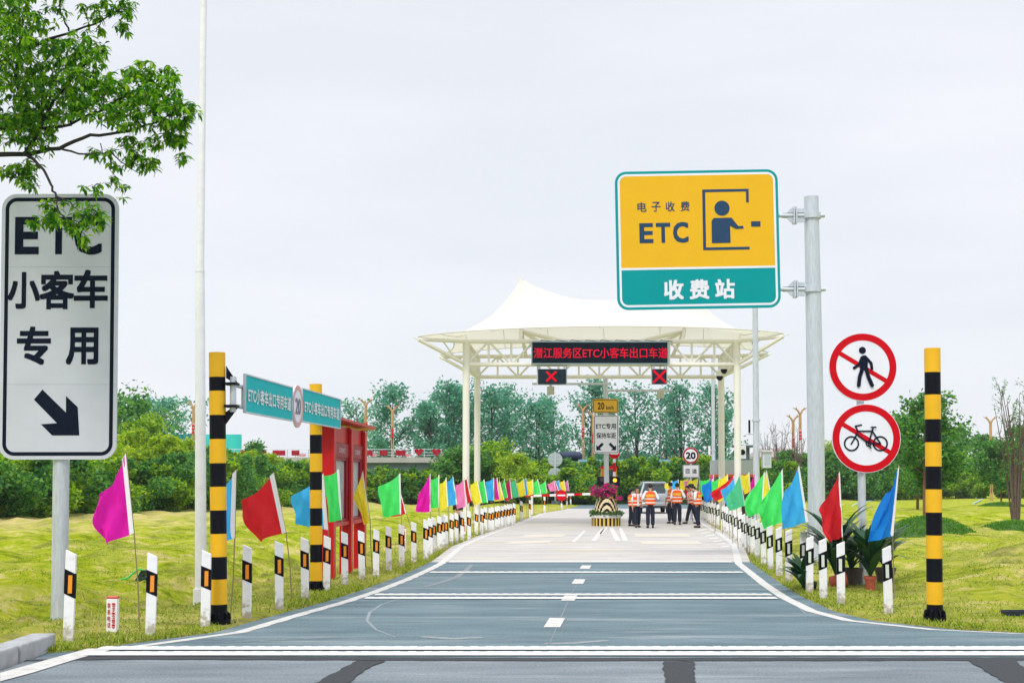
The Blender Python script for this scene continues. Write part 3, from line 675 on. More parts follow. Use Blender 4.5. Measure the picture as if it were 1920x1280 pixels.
gantry_panel(.33, 2.7, U(0, 772, 16.7).z, U(0, 702, 16.7).z, 'lane_panel'); gantry_panel(3.3, 5.95, U(0, 772, 16.7).z + .02, U(0, 702, 16.7).z + .03, 'lane_panel')
m = MB(); zc = (zt + zb_) / 2 + .02
def dring(r0, r1, n, mm):
    v = []; K = 40
    for r in (r0, r1):
        for i in range(K): a = 2 * math.pi * i / K; v.append(gpt(3.0 + r * math.cos(a), n, zc + r * math.sin(a)))
    if r1 <= 0: mm.add(v[:K], [tuple(range(K))])
    else: mm.add(v, [(i, (i + 1) % K, K + (i + 1) % K, K + i) for i in range(K)])
dring(.30, .30, .05, m); m = MB(); c0 = gpt(3.0, .045, zc); c1 = gpt(3.0, .07, zc); m.tube([c0, c1], .31, 40); dk = obj('speed_disc', m, M_SIGNWHITE, root)
m = MB(); dring(.305, .235, .073, m); obj('red_ring', m, mat('faded_red', (.70, .36, .36), .6), dk, smooth=False)
t = MB(); t.text('20', 0, 1, 0, 1, 0, 0, .02); m = MB(); m.add([gpt(2.84 + .32 * x, .0745 - y, zc - .12 + .24 * z) for x, y, z in t.v], t.f); obj('lettering', m, mat('faded_ink', (.22, .24, .27), .6), dk, smooth=False)

# ================================================================ red notice board
root = empty('notice_board', (-3.2, 25.7, onground(-3.2, 25.7)), 'tall red roofed notice board with glazed bays beside the striped pole', 'notice board')
M_NB = mat('board_red', (0.55, 0.006, 0.010), 0.38, var=0.08, scale=2); M_NBD = mat('board_maroon', (0.28, 0.006, 0.022), 0.4, var=0.1, scale=2)
LG = [(-3.28, 23.75), (-3.17, 25.4), (-3.08, 26.9)]
for x, y in LG:
    z = onground(x, y); m = MB(); m.box((x, y, (2.78 + z) / 2 - .05), (.19, .22, 2.78 - z + .1)); m.box((x + .105, y + .02, 1.4), (.05, .30, 2.7)); obj('leg', m, M_NB, root, bevel=.006, smooth=False)
m = MB()
m.add([(-3.62, 23.2, 2.86), (-3.0, 23.3, 2.88), (-2.86, 28.0, 2.90), (-3.5, 28.0, 2.86), (-3.62, 23.2, 2.80), (-3.0, 23.3, 2.84), (-2.86, 28.0, 2.84), (-3.5, 28.0, 2.80)], [(0, 1, 2, 3), (7, 6, 5, 4), (0, 4, 5, 1), (1, 5, 6, 2), (2, 6, 7, 3), (3, 7, 4, 0)])
obj('roof', m, M_NB, root, smooth=False)
for i in range(2):
    (x0, y0), (x1, y1) = LG[i], LG[i + 1]; xm, ym = (x0 + x1) / 2, (y0 + y1) / 2; L = math.hypot(x1 - x0, y1 - y0) - .12; rz = math.atan2(y1 - y0, x1 - x0)
    m = MB(); m.box((xm, ym, 2.62), (L, .12, .3), rz=rz); obj('crossbar', m, M_NB, root, smooth=False); m = MB(); m.box((xm + .02, ym, .98), (L, .16, .07), rz=rz); obj('crossbar', m, M_NB, root, smooth=False)
    m = MB(); m.box((xm + .02, ym, 2.33), (L, .14, .26), rz=rz); hd = obj('header', m, M_NBD, root, smooth=False)
    m = MB(); t = MB(); t.text('公告栏', 0, 1, 0, 1, 0, 0, .01); d_ = Vector((math.cos(rz), math.sin(rz), 0)); n_ = Vector((d_.y, -d_.x, 0)); c_ = Vector((xm + .02, ym, 2.28))
    m.add([c_ + n_ * (.073 - y) + d_ * (-.3 + .6 * x) + Vector((0, 0, .1 * z)) for x, y, z in t.v], t.f); obj('lettering', m, mat('pale_pink', (.7, .5, .5), .5), hd, smooth=False)
    m = MB()
    for s in (-1, 1): m.box((xm + .02 + d_.x * s * (L / 2 - .12), ym + d_.y * s * (L / 2 - .12), 1.61), (.24, .12, 1.18), rz=rz)
    m.box((xm + .02, ym, 2.17), (L - .2, .1, .05), rz=rz); m.box((xm + .02, ym, 1.045), (L - .2, .1, .05), rz=rz); fr = obj('display_frame', m, M_NBD, root, smooth=False)
    m = MB(); m.box((xm + .02, ym, 1.61), (L - .46, .02, 1.06), rz=rz); obj('poster', m, mat('poster_paper', (.50, .55, .54), .25, var=.35, scale=5), fr, smooth=False)

# ================================================================ marker posts
M_CR = mat('white_reflector', (0.62, 0.68, 0.60), 0.3)
def post_paint():
    if 'post_paint' in MATS: return MATS['post_paint']
    m = mat('post_paint', (0.84, 0.84, 0.87), .5, var=.10, scale=7); nt = m.node_tree; N, Lk = nt.nodes, nt.links; b = N['Principled BSDF']; src = b.inputs['Base Color'].links[0].from_socket
    oi = N.new('ShaderNodeObjectInfo'); tc = N.new('ShaderNodeTexCoord'); va = N.new('ShaderNodeVectorMath'); Lk.new(tc.outputs['Object'], va.inputs[0]); Lk.new(oi.outputs['Location'], va.inputs[1])
    n = N.new('ShaderNodeTexNoise'); n.inputs['Scale'].default_value = 14; n.inputs['Detail'].default_value = 7; Lk.new(va.outputs[0], n.inputs['Vector'])
    sp = N.new('ShaderNodeSeparateXYZ'); Lk.new(tc.outputs['Object'], sp.inputs[0]); mr = N.new('ShaderNodeMapRange'); mr.inputs[1].default_value = .02; mr.inputs[2].default_value = .34; mr.inputs[3].default_value = .28; mr.inputs[4].default_value = -.12; Lk.new(sp.outputs['Z'], mr.inputs[0])
    ad = N.new('ShaderNodeMath'); Lk.new(n.outputs['Fac'], ad.inputs[0]); Lk.new(mr.outputs[0], ad.inputs[1])
    r = N.new('ShaderNodeValToRGB'); r.color_ramp.elements[0].position = .55; r.color_ramp.elements[0].color = (0, 0, 0, 1); r.color_ramp.elements[1].position = .75; r.color_ramp.elements[1].color = (.75, .75, .75, 1); Lk.new(ad.outputs[0], r.inputs[0])
    mx = N.new('ShaderNodeMix'); mx.data_type = 'RGBA'; Lk.new(r.outputs[0], mx.inputs['Factor']); Lk.new(src, mx.inputs['A']); mx.inputs['B'].default_value = (.34, .28, .18, 1); Lk.new(mx.outputs['Result'], b.inputs['Base Color']); return m
def marker_proto(mir, refl, label):
    root = empty('marker_post', (0, 0, 0), label, 'marker post'); s = -1 if mir else 1; w, h = .056, 1.02; sl = .055
    m = MB(); m.prism([(-w * s, -.12), (w * s, -.12), (w * s, h - sl), (-w * s, h)], -.022, .022); obj('post_body', m, post_paint(), root, bevel=.006, smooth=False)
    m = MB(); w2 = w + .003; m.prism([(-w2 * s, .535), (w2 * s, .535 - sl), (w2 * s, .81 - sl), (-w2 * s, .81)], -.025, .025); bd = obj('black_band', m, M_BLK, root, smooth=False)
    m = MB(); m.prism([(-.022 + .008 * s, .565 - sl / 2), (.022 + .008 * s, .565 - sl / 2), (.022 + .008 * s, .765 - sl / 2), (-.022 + .008 * s, .765 - sl / 2)], -.03, -.024); obj('reflector', m, refl, bd, smooth=False)
    return root
LPOST = [(128, 1207, 1030), (282, 1195, 1035), (385, 1178, 1030), (463, 1161, 1020), (523.6, 1145, 1013), (572, 1126, 1006), (612, 1109, 1003), (646.7, 1099, 995), (678.7, 1088, 995), (705, 1082, 994), (729, 1070, 986), (753, 1064, 987), (776, 1056.5, 977), (798.5, 1051, 972), (807, 1043, 970), (814.4, 1036.6, 969), (823.8, 1032, 966), (830, 1028, 965), (837, 1026, 964), (846, 1021, 962), (856, 1018, 960), (867, 1013.7, 957), (880, 1011, 956), (892.8, 1003, 952), (903, 1002, 952), (911, 997, 952), (918, 996, 951), (924, 994.8, 949), (930.6, 992.5, 948), (936, 990, 947), (941.5, 988, 947), (948, 987, 945), (954, 986, 944), (959, 984.6, 943), (964, 983.6, 942), (978, 976.6, 938), (994, 970, 936), (1021, 961, 930), (1053, 956, 928), (1063, 951.4, 928), (1070, 946.6, 927), (1078, 943, 924), (1096, 940, 922)]
RPOST = [(1666, 1153.5, 1022), (1577, 1136, 1014), (1544, 1125.6, 1008), (1518, 1113.6, 1004), (1506, 1098, 993), (1479, 1092, 991), (1461.5, 1081, 987), (1445, 1070, 984), (1432, 1060.5, 976), (1420, 1048.5, 972), (1411.5, 1040.5, 970), (1407, 1036, 968), (1400, 1030, 965), (1394, 1025, 962), (1387, 1019, 958), (1380, 1013, 955), (1374.5, 1008, 953), (1369, 1004, 951), (1364.5, 1001, 950), (1360, 998, 948), (1355, 995, 947), (1346, 989, 944), (1340, 986, 942), (1334, 983, 941), (1330, 981, 940), (1326, 979, 939), (1322, 976, 938), (1317, 973, 937), (1312, 970, 936), (1305, 966, 934), (1297, 962, 932)]
def row(posts, mir, refl, lab, group):
    pr = None
    for i, (px, py, pt) in enumerate(posts):
        g = G(px, py); z = onground(g.x, g.y); lb = lab(i)
        o = marker_proto(mir, refl, lb) if pr is None else dup(pr, g, label=lb)
        if pr is None: pr = o
        o.location = (g.x, g.y, min(z, .06)); H = (U(px, pt, g.y).z - min(z, .06)) / 1.02
        o.scale = (1, 1, min(1.1, max(.85, H))); o.rotation_euler = (random.uniform(-.02, .02), random.uniform(-.025, .025), random.uniform(-.12, .12)); o['group'] = group
row(LPOST, False, M_AMBER, lambda i: 'amber reflector marker post nearest the tall ETC sign' if i == 0 else f'amber reflector marker post, {nth(i + 1)} back from the tall ETC sign', 'amber reflector posts along the left verge')
row(RPOST, True, M_CR, lambda i: 'pale reflector marker post nearest the lone striped pole' if i == 0 else f'pale reflector marker post, {nth(i + 1)} back from the lone striped pole', 'pale reflector posts along the right verge')

# ================================================================ flags on thin sticks
FC = {'magenta': (.80, .012, .46), 'blue': (.06, .48, .92), 'red': (.70, .02, .03), 'green': (.08, .80, .17), 'yellow': (.95, .80, .05), 'pink': (.88, .25, .55), 'crimson': (.62, .015, .14), 'deep blue': (.01, .24, .75), 'mint': (.12, .72, .38)}
M_STICK = mat('bamboo_stick', (.24, .19, .10), .7); M_SLEEVE = mat('sleeve_white', (.78, .77, .78), .7)
_lp = sorted((p[0], G(p[0], p[1]).y) for p in LPOST); _rp = sorted((p[0], G(p[0], p[1]).y) for p in RPOST)
def flag(col, A, B, C, D, base=None, Y=None, left=True, label='', sleeve=.06, seed=0, notch=False):
    if base is not None: Y = Y or G(*base).y
    bpx = base[0] if base else D[0] + .12 * (D[0] - A[0]) + 2
    b = U(bpx, 900, Y); b.z = onground(b.x, Y)
    a, bb, c, d = (U(*p, Y) for p in (A, B, C, D)); rn = random.Random(seed)
    root = empty('flag', b, label, 'flag', 'coloured flags along the left verge' if left else 'coloured flags along the right verge')
    n = 14; ph = rn.uniform(0, 6); P_ = []; w = (bb - a).length
    for i in range(n + 1):
        s = i / n; rowp = []
        for j in range(n + 1):
            t = j / n; p = (a.lerp(bb, s)).lerp(d.lerp(c, s), t)
            p = p + Vector((0, (.05 + .10 * s) * math.sin(ph + 5.5 * s + 2.4 * t) * s ** .5 + .030 * math.sin(9 * t + 13 * s + ph) * s ** .5 + .018 * math.sin(17 * s - 7 * t + 2 * ph) * s ** .5, 0))
            p += Vector((0, 0, -.05 * math.sin(math.pi * s) * (1 - t))) + Vector((-w * s * s * (.07 * math.sin(math.pi * t) + .045 * math.sin(5 * t + ph)), (.085 * w * math.sin(10 * (s - .8 * t) + ph)) * s ** .5 * (.4 + t), .05 * w * math.sin(5 * s + ph) * s * (t - .3)))
            p += (a.lerp(d, t) - a.lerp(d, t)) 
            rowp.append(p)
        P_.append(rowp)
    m = MB(); m.grid(P_); obj('cloth', m, clothmat('cloth_' + col.replace(' ', '_'), FC[col]), root)
    m = MB(); k = max(1, n); s1 = min(.5, sleeve / max(w, .05)); S_ = []
    for s in (-.01, s1):
        S_.append([(a.lerp(bb, s)).lerp(d.lerp(c, s), j / n) + Vector((0, -.012, 0)) for j in range(n + 1)])
    m.grid(S_); obj('sleeve', m, M_SLEEVE, root)
    m = MB(); m.tube([b - Vector((0, 0, .1)), b.lerp(d, .5) + Vector((rn.uniform(-.02, .02), 0, 0)), d + Vector((0, .008, 0)), a + Vector((0, .008, .02))], [.008, .008, .0075, .006], 6); obj('stick', m, M_STICK, root)
def at(row, px, off=1.0):
    return float(np.interp(px, [p[0] for p in row], [p[1] for p in row])) + off
NEAR = [('magenta', (236, 850), (190, 926), (195, 1022), (251, 999), (266, 1191)), ('blue', (443, 880), (400, 930), (388, 1030), (440, 1008), (433, 1162)), ('red', (513, 886), (455, 938), (480, 1014), (536, 998), (549, 1130)),
        ('blue', (606, 888), (547, 930), (555, 982), (615, 993), (622, 1103)), ('green', (636, 879), (606, 891), (617, 978.5), (641, 973.6), (645, 1085), 22.6), ('yellow', (642, 890), (626, 906), (628, 942), (641, 938), (645, 1040)),
        ('green', (670, 897), (652, 902), (654, 968), (669, 966), (670, 1048)), ('yellow', (680, 883), (663, 932), (685.5, 983.5), (694, 974), (700, 1064), 25.2), ('green', (750.5, 887), (710, 912), (718, 969.5), (752, 963.5), (754, 1047)),
        ('red', (744, 898), (708, 919), (737, 970), (762, 962), (786, 1040))]
FAR = [('magenta', (807, 887.5), (784, 925), (783.4, 960.6), (807, 958.7)), ('green', (823.8, 889), (808.4, 898.8), (808.4, 952), (822.8, 951)), ('yellow', (837, 894.6), (824.7, 906), (824.7, 959.7), (840.6, 949)), ('blue', (849.4, 892), (838, 901.6), (841, 949), (857.5, 944.7)),
       ('pink', (870.6, 897), (853.8, 909), (855.6, 954), (875, 949)), ('red', (876, 894), (870.6, 898), (876, 944.7), (884.7, 938)), ('yellow', (894.6, 897), (881.5, 908), (887.5, 947.5), (904, 942)), ('green', (908, 898), (898, 901.6), (904, 943), (915, 942)),
       ('blue', (926, 895), (910, 902), (915.6, 938), (926.5, 938)), ('magenta', (932.5, 895), (927, 897), (928, 937), (936.6, 936)), ('yellow', (936.6, 899.7), (932, 908), (927, 940), (945.6, 937)), ('green', (945.6, 896), (941.5, 908), (945.6, 933), (952, 932.5)),
       ('crimson', (956, 896), (949.8, 905), (947.5, 940), (960.6, 933.4)), ('mint', (966.8, 897), (957, 902.5), (962.5, 933.4), (973.4, 930.6)), ('yellow', (982, 897), (969, 905), (974.7, 931.6), (986, 928)), ('blue', (986.5, 895.4), (982, 897), (986, 928.8), (989.7, 928)),
       ('yellow', (999.6, 898), (988, 901.6), (990.6, 928.8), (1000, 926)), ('green', (1008.5, 897), (1000, 904), (1001, 927), (1014.6, 926)), ('green', (1022.5, 900.6), (1011, 908), (1015, 926), (1026, 924)), ('pink', (1039, 900), (1026, 907), (1033, 922), (1043, 919)),
       ('crimson', (1041, 899.7), (1039, 901.6), (1043, 921), (1048, 919)), ('blue', (1048, 899.7), (1042, 900.6), (1048, 921), (1051.6, 920)), ('yellow', (1058, 899.7), (1050, 902.5), (1052.5, 921), (1061, 920)), ('pink', (1064.7, 899.7), (1059, 902.5), (1061.5, 920), (1067.5, 920)), ('blue', (1075, 899.7), (1067, 908), (1068.4, 920), (1077, 919.4))]
cnt = {}; tot = {}
for f in NEAR + FAR: tot[f[0]] = tot.get(f[0], 0) + 1
def flab(col, side, tot):
    cnt[(col, side)] = cnt.get((col, side), 0) + 1
    if tot[col] == 1: return f'{col} flag, the only {col} one in the {side} row'
    return f'{col} flag on a thin stick, {nth(cnt[(col, side)])} {col} one back in the {side} row'
for i, (c, a, b, cc, d, base, *yy_) in enumerate(NEAR): flag(c, a, b, cc, d, base, yy_[0] if yy_ else None, True, flab(c, 'left', tot), seed=i, sleeve=.075 if i < 4 else .04)
for i, (c, a, b, cc, d) in enumerate(FAR): flag(c, a, b, cc, d, None, at(_lp, d[0], .8), True, flab(c, 'left', tot), seed=50 + i, sleeve=.03)
RF = [('deep blue', (1685.5, 873), (1664, 925), (1628, 1016), (1674, 1004), 19.6), ('red', (1574, 884), (1535, 955.5), (1553.7, 1017), (1580, 1006), 21.5), ('blue', (1498, 872.6), (1475, 918), (1467, 992), (1515, 978), 25.5), ('green', (1467, 879), (1427, 935.6), (1433.6, 990), (1470, 978), 27.5),
      ('yellow', (1437, 881), (1418, 925), (1427, 974), (1450, 945), 31), ('green', (1433.6, 884), (1397, 929), (1403.6, 967.5), (1429, 961), 29.5), ('magenta', (1415.5, 884), (1404, 910), (1405, 930), (1416, 925), 35), ('yellow', (1405, 884), (1391, 890), (1396, 927.6), (1407, 920), 34), ('mint', (1387.6, 889), (1366, 926), (1367.7, 957), (1397, 947.5), 32.5),
      ('blue', (1378, 892), (1354.4, 918), (1365, 953), (1381, 945), 35), ('red', (1377, 890), (1334.5, 919.6), (1341.6, 938), (1372, 925), 38), ('yellow', (1364.5, 887.8), (1346, 898), (1347, 941), (1366, 930), 41), ('green', (1350, 893), (1334.5, 902), (1336, 930), (1352, 925), 45), ('magenta', (1338, 888.5), (1331, 896), (1333, 925), (1339, 922), 47), ('green', (1332, 895.7), (1314.5, 900), (1316, 930), (1333, 926), 50),
      ('deep blue', (1336, 897), (1314.5, 909), (1324, 942), (1337, 935), 46), ('yellow', (1309, 896), (1291, 900), (1287, 918), (1307, 914), 58), ('pink', (1294, 897), (1284, 902), (1286, 924), (1296, 920), 60), ('yellow', (1290.5, 896), (1274, 900), (1276.5, 921), (1288, 918), 62), ('red', (1298, 908), (1284, 915), (1286, 929), (1297, 926), 57), ('blue', (1272, 898), (1260, 901.5), (1261, 920), (1273, 917), 68), ('yellow', (1260, 900), (1247, 906), (1249, 922), (1261, 918), 70)]
tr = {}
for f in RF: tr[f[0]] = tr.get(f[0], 0) + 1
for i, (c, a, b, cc, d, Y) in enumerate(RF): flag(c, a, b, cc, d, None, Y, False, flab(c, 'right', tr), seed=100 + i, sleeve=.05 if i < 6 else .03)

# ================================================================ tall white sectional pole on the left lawn
b = G(377, 1110); b.z = onground(b.x, b.y)
root = empty('flagpole', b, 'very tall slim white tapering pole on the left lawn', 'flagpole')
Y = b.y; x = lambda py, px: U(px, py, Y)
p0, p1, p2, p3 = b - Vector((0, 0, .05)), U(375, 508, Y), U(382, 0, Y), U(383, -420, Y)
m = MB(); m.tube([p0, p1], [.094, .073], 24); m.tube([p1 + Vector((0, 0, .012)), p2, p3], [.066, .05, .035], 24); m.tube([p1 - Vector((0, 0, .02)), p1 + Vector((0, 0, .012))], .077, 24); m.ball(p3, .07)
obj('shaft', m, M_WHITE, root)
m = MB(); m.box((b.x, b.y, b.z + .01), (.34, .34, .04)); m.box((b.x, b.y, b.z + .16), (.21, .21, .28)); obj('base_plate', m, M_WHITE, root, smooth=False, bevel=.01)

# ================================================================ toll canopy
CY0, CY1 = 52.0, 58.2
fl, fr = U(874, 700, CY0).x, U(1382, 700, CY0).x; rl, rr = U(895, 700, CY1).x, U(1352, 700, CY1).x
def W(u, v, z): a = fl + (fr - fl) * u; b_ = rl + (rr - rl) * u; return Vector((a + (b_ - a) * v, CY0 + (CY1 - CY0) * v, z))
root = empty('toll_canopy', ((fl + fr) / 2, (CY0 + CY1) / 2, 0), 'white twin-peaked membrane canopy on cream tubular steel over the lanes', 'canopy')
ZT, ZB = U(0, 640, CY0).z, U(0, 683, CY0).z
for u in (0, 1):
    for v in (0, 1):
        m = MB(); c = W(u, v, 0); c.z = min(0.0, onground(c.x, c.y)) - .1; m.tube([c, W(u, v, ZT)], .135, 24); m.tube([W(u, v, -.05), W(u, v, .08)], .24, 20); obj('column', m, M_CREAM, root)
def truss(a0, a1, b0, b1, n, name):
    m = MB(); m.tube([a0, a1], .085, 12); m.tube([b0, b1], .085, 12)
    for i in range(n + 1):
        t = i / n
        if 0 < i < n: m.tube([a0.lerp(a1, t), b0.lerp(b1, t)], .045, 8)
        if i < n:
            q, s = (a0, b0), (a1, b1)
            A_, B_ = (a0.lerp(a1, t), b0.lerp(b1, (i + 1) / n)) if i % 2 else (b0.lerp(b1, t), a0.lerp(a1, (i + 1) / n)); m.tube([A_, B_], .045, 8)
    obj(name, m, M_CREAM, root)
truss(W(0, 0, ZT), W(1, 0, ZT), W(0, 0, ZB), W(1, 0, ZB), 12, 'truss'); truss(W(0, 1, ZT), W(1, 1, ZT), W(0, 1, ZB), W(1, 1, ZB), 12, 'truss')
truss(W(0, 0, ZT), W(0, 1, ZT), W(0, 0, ZB), W(0, 1, ZB), 6, 'truss'); truss(W(1, 0, ZT), W(1, 1, ZT), W(1, 0, ZB), W(1, 1, ZB), 6, 'truss')
TIPS = {}
for u, v, px, py, d_ in ((0, 0, 784, 636, 50.6), (1, 0, 1469, 630, 50.6), (0, 1, 826, 669, 59.4), (1, 1, 1441, 664, 59.4)):
    t = U(px, py, d_); TIPS[(u, v)] = t; m = MB()
    m.tube([W(u, v, ZT), t], .075, 12); m.tube([W(u, v, ZB), t], .075, 12); w2 = W(u, v, ZT).lerp(t, .5); m.tube([w2, W(u, v, ZB).lerp(t, .22)], .035, 8)
    m.tube([t, t + (t - W(u, v, ZT)).normalized() * .25 + Vector((0, 0, .06))], .018, 6); obj('corner_outrigger', m, M_CREAM, root)
# membrane: cusped ridge between two masts, falling to scalloped edges
RID = [(0, 0.0), (.12, .09), (.2, .19), (.25, .36), (.283, .62), (.31, .84), (.332, 1.0), (.37, .86), (.42, .75), (.46, .70), (.5, .685)]
RID = [(a * 1.0, b_) for a, b_ in RID]
# horizontal stations measured between the two front tips
tl, tr_ = TIPS[(0, 0)], TIPS[(1, 0)]
PX = [784, 800, 840, 870, 896, 925, 945, 955, 963, 985, 1010, 1040, 1070, 1100, 1126.5]
PZ = [636, 629, 616, 605, 592, 568, 545, 533, 522, 534, 543, 553, 560, 562.5, 563]
RU = [(p - 784) / 685 for p in PX]; RZ = [U(963, p, 55).z for p in PZ]
RU = RU + [1 - u for u in RU[-2::-1]]; RZ = RZ + RZ[-2::-1]
NU, NV = 96, 40; PG = []
for i in range(NU + 1):
    u = i / NU; rowp = []
    for j in range(NV + 1):
        v = j / NV
        f_ = TIPS[(0, 0)].lerp(TIPS[(1, 0)], u); k_ = TIPS[(0, 1)].lerp(TIPS[(1, 1)], u); p = f_.lerp(k_, v)
        su = 4 * u * (1 - u); sv = 4 * v * (1 - v)
        p.y += (1 - 2 * v) * .75 * su * abs(1 - 2 * v); p.x += (1 - 2 * u) * .95 * sv * abs(1 - 2 * u) ** 3
        ez = p.z + .10 + .42 * su ** .8 * abs(1 - 2 * v) ** 1.5 * (1 if v < .5 else .75)
        rz = float(np.interp(u, RU, RZ)); q = min(1.0, su * 1.6)
        k = 1 - abs(1 - 2 * v); sh = .55 * k ** 1.35 + .45 * (1 - math.sqrt(max(0, 1 - k ** 2)))
        e0 = ez * 1.0
        p.z = max(e0 + (rz - e0) * sh, e0 - .02) if rz > e0 else e0 - (.25 * sv * (1 - su))
        rowp.append(p)
    PG.append(rowp)
m = MB(); m.grid(PG); mem = mat('membrane', (.82, .815, .80), .55); nt = mem.node_tree
t_ = nt.nodes.new('ShaderNodeBsdfTranslucent'); t_.inputs['Color'].default_value = (.88, .85, .79, 1); mx_ = nt.nodes.new('ShaderNodeMixShader'); mx_.inputs[0].default_value = .34
nt.links.new(nt.nodes['Principled BSDF'].outputs[0], mx_.inputs[1]); nt.links.new(t_.outputs[0], mx_.inputs[2]); nt.links.new(mx_.outputs[0], nt.nodes['Material Output'].inputs[0])
obj('membrane', m, mem, root)
for u_ in (.2613, .7387):
    i = round(u_ * NU); pk = PG[i][NV // 2].copy(); m = MB()
    for uu, vv in ((.2 if u_ < .5 else .8, 0), (.36 if u_ < .5 else .64, 0), (.2 if u_ < .5 else .8, 1), (.36 if u_ < .5 else .64, 1)): m.tube([W(uu, vv, ZT), Vector((pk.x, pk.y, ZT + .75))], .08, 10)
    m.tube([Vector((pk.x, pk.y, ZT + .7)), pk + Vector((0, 0, .02))], .07, 10); m.tube([pk, pk + Vector((-.12, 0, .3))], .012, 6); obj('peak_mast', m, M_CREAM, root)
for i in (6, 19, 32, 48, 64, 77, 90):                    # seams sewn across the cloth
    m = MB(); m.tube([p - Vector((0, 0, .02)) for p in PG[i]], .012, 4); obj('seam', m, mat('seam_thread', (.6, .57, .48), .7), root)
m = MB()
for row_ in ([PG[i][0] for i in range(NU + 1)], [PG[i][NV] for i in range(NU + 1)], PG[0], PG[NU]): m.tube(row_, .022, 6)
obj('edge_cable', m, mat('cable_cream', (.6, .58, .5), .5), root)

# display board and lane signals hung on the front truss
Y = CY0 - .28; P = Plane(Y)
c = P(1124.5, 661); root = empty('led_board', (c[0], Y, P(0, 683)[1]), 'long dark message board with red glowing characters across the canopy front', 'message board')
m = MB(); m.prism(rrect(*P.box(996, 640, 1253, 683), .02), Y - .1, Y + .12); obj('casing', m, mat('board_frame', (.25, .34, .37), .45), root, smooth=False)
m = MB(); x0, x1, z0, z1 = P.box(998, 642, 1251, 681); m.flat([(x0, z0), (x1, z0), (x1, z1), (x0, z1)], Y - .103); scr = obj('screen', m, mat('led_screen', (.006, .012, .022), .6, spec=.05, var=.3, scale=8), root, smooth=False)
m = MB(); m.text('潜江服务区ETC小客车出口车道', *P.box(1000.5, 652, 1251, 671.5), Y - .106, 0, .006); obj('lettering', m, M_LED, scr, smooth=False)
m = MB()
for i in range(9): px = 1012 + i * 28; m.tube([U(px, 641, Y), U(px + 3, 637.5, Y + .1), U(px + 25, 640, Y)], .012, 6)
obj('cable', m, M_DARK, root)
def lane_signal(x0, x1, y0, y1, cx, r, label, thick):
    Y = CY0 - .25; P = Plane(Y); root = empty('lane_signal', (P(cx, 0)[0], Y, P(0, y1)[1]), label, 'lane signal', 'red cross lane signals')
    m = MB(); m.prism(rrect(*P.box(x0, y0, x1, y1), .03), Y - .12, Y + .12); bd = obj('casing', m, mat('signal_casing', (.012, .026, .038), .5, spec=.1, var=.3, scale=4), root, smooth=False)
    m = MB(); cy = (y0 + y1) / 2
    k = P(1, 0)[0] - P(0, 0)[0]; a = P(cx, cy); n = 6
    for s in (-1, 1):
        for i in range(-n, n + 1):
            for o_ in (-1, 0, 1):
                q = (a[0] + (i / n) * r * k + o_ * .018 * s, a[1] + s * (i / n) * r * k - o_ * .018); m.flat(circ(q[0], q[1], .026 if thick else .022, 6), Y - .121)
    obj('red_cross', m, M_LED, bd, smooth=False)
    m = MB()
    for px in (x0 + 3, x1 - 3): m.tube([U(px, y0, Y), U(px, 684, Y)], .03, 8)
    for px in (x0 - 1, x1 + 1): m.tube([U(px, 684, Y + .1), U(px, y1 + 1, Y + .1)], .028, 6)
    obj('hanger', m, M_GALV, root)
lane_signal(1009, 1061, 692, 720, 1033.5, 8.5, 'wide dark lane signal with a small red cross under the left end of message board', False)
lane_signal(1223, 1249, 692, 720, 1236, 11, 'square lane signal with a large red cross under the right end of message board', True)
for px, py, Y, lb in ((1357.5, 692, 53.5, 'dome camera hung higher, nearer the right canopy column'), (1349.5, 705, 55.0, 'dome camera hung lower beside the thin steel pole')):
    c = U(px, py, Y); root = empty('dome_camera', c, lb, 'camera', 'dome cameras under the canopy'); tp = ZB if py < 700 else ZB
    m = MB(); m.lathe([(.04, .28), (.13, .2), (.15, 0.0)][::-1], c, 16); m.tube([c + Vector((0, 0, .25)), Vector((c.x, c.y, ZB + .05)), Vector((W(1, 0, 0).x - .1, c.y, ZB + .05))], .03, 8); obj('housing', m, M_WHITE, root)
    m = MB(); m.ball(c - Vector((0, 0, .02)), (.14, .14, .17), 14); obj('dome', m, M_DARK, root)

# ================================================================ island: planter, gantry mast, lights, barrier
def striped_block(name, c, prof, n, mats, root, stripes, zz=0.0):
    m = MB(); K = n
    for i in range(len(prof) - 1):
        (r0, z0), (r1, z1) = prof[i], prof[i + 1]
        for k in range(K):
            a0, a1 = 2 * math.pi * k / K, 2 * math.pi * (k + 1) / K
            m.add([(c.x + r0 * math.cos(a0), c.y + r0 * math.sin(a0), z0), (c.x + r0 * math.cos(a1), c.y + r0 * math.sin(a1), z0), (c.x + r1 * math.cos(a1), c.y + r1 * math.sin(a1), z1), (c.x + r1 * math.cos(a0), c.y + r1 * math.sin(a0), z1)], [(0, 1, 2, 3)], stripes(k, i))
    m.add([(c.x + prof[-1][0] * math.cos(2 * math.pi * k / K), c.y + prof[-1][0] * math.sin(2 * math.pi * k / K), prof[-1][1]) for k in range(K)], [tuple(range(K))], 0)
    return obj(name, m, mats, root, smooth=False)
g = G(1138.5, 986); IC = Vector((g.x, g.y + .58, 0))
M_ISL = mat('island_yellow', (.68, .47, .10), .5, var=.12, scale=6); M_ISW = mat('island_white', (.72, .71, .68), .6, var=.1, scale=4)
root = empty('island_planter', IC, 'round striped planter with pink flowers at the nose of lane island', 'planter')
striped_block('striped_tub', IC, [(.58, -.02), (.58, .32), (.60, .32), (.60, .44), (.5, .46)], 44, [M_BLK, M_ISL, M_ISW], root, lambda k, i: 2 if i >= 1 else k % 2)
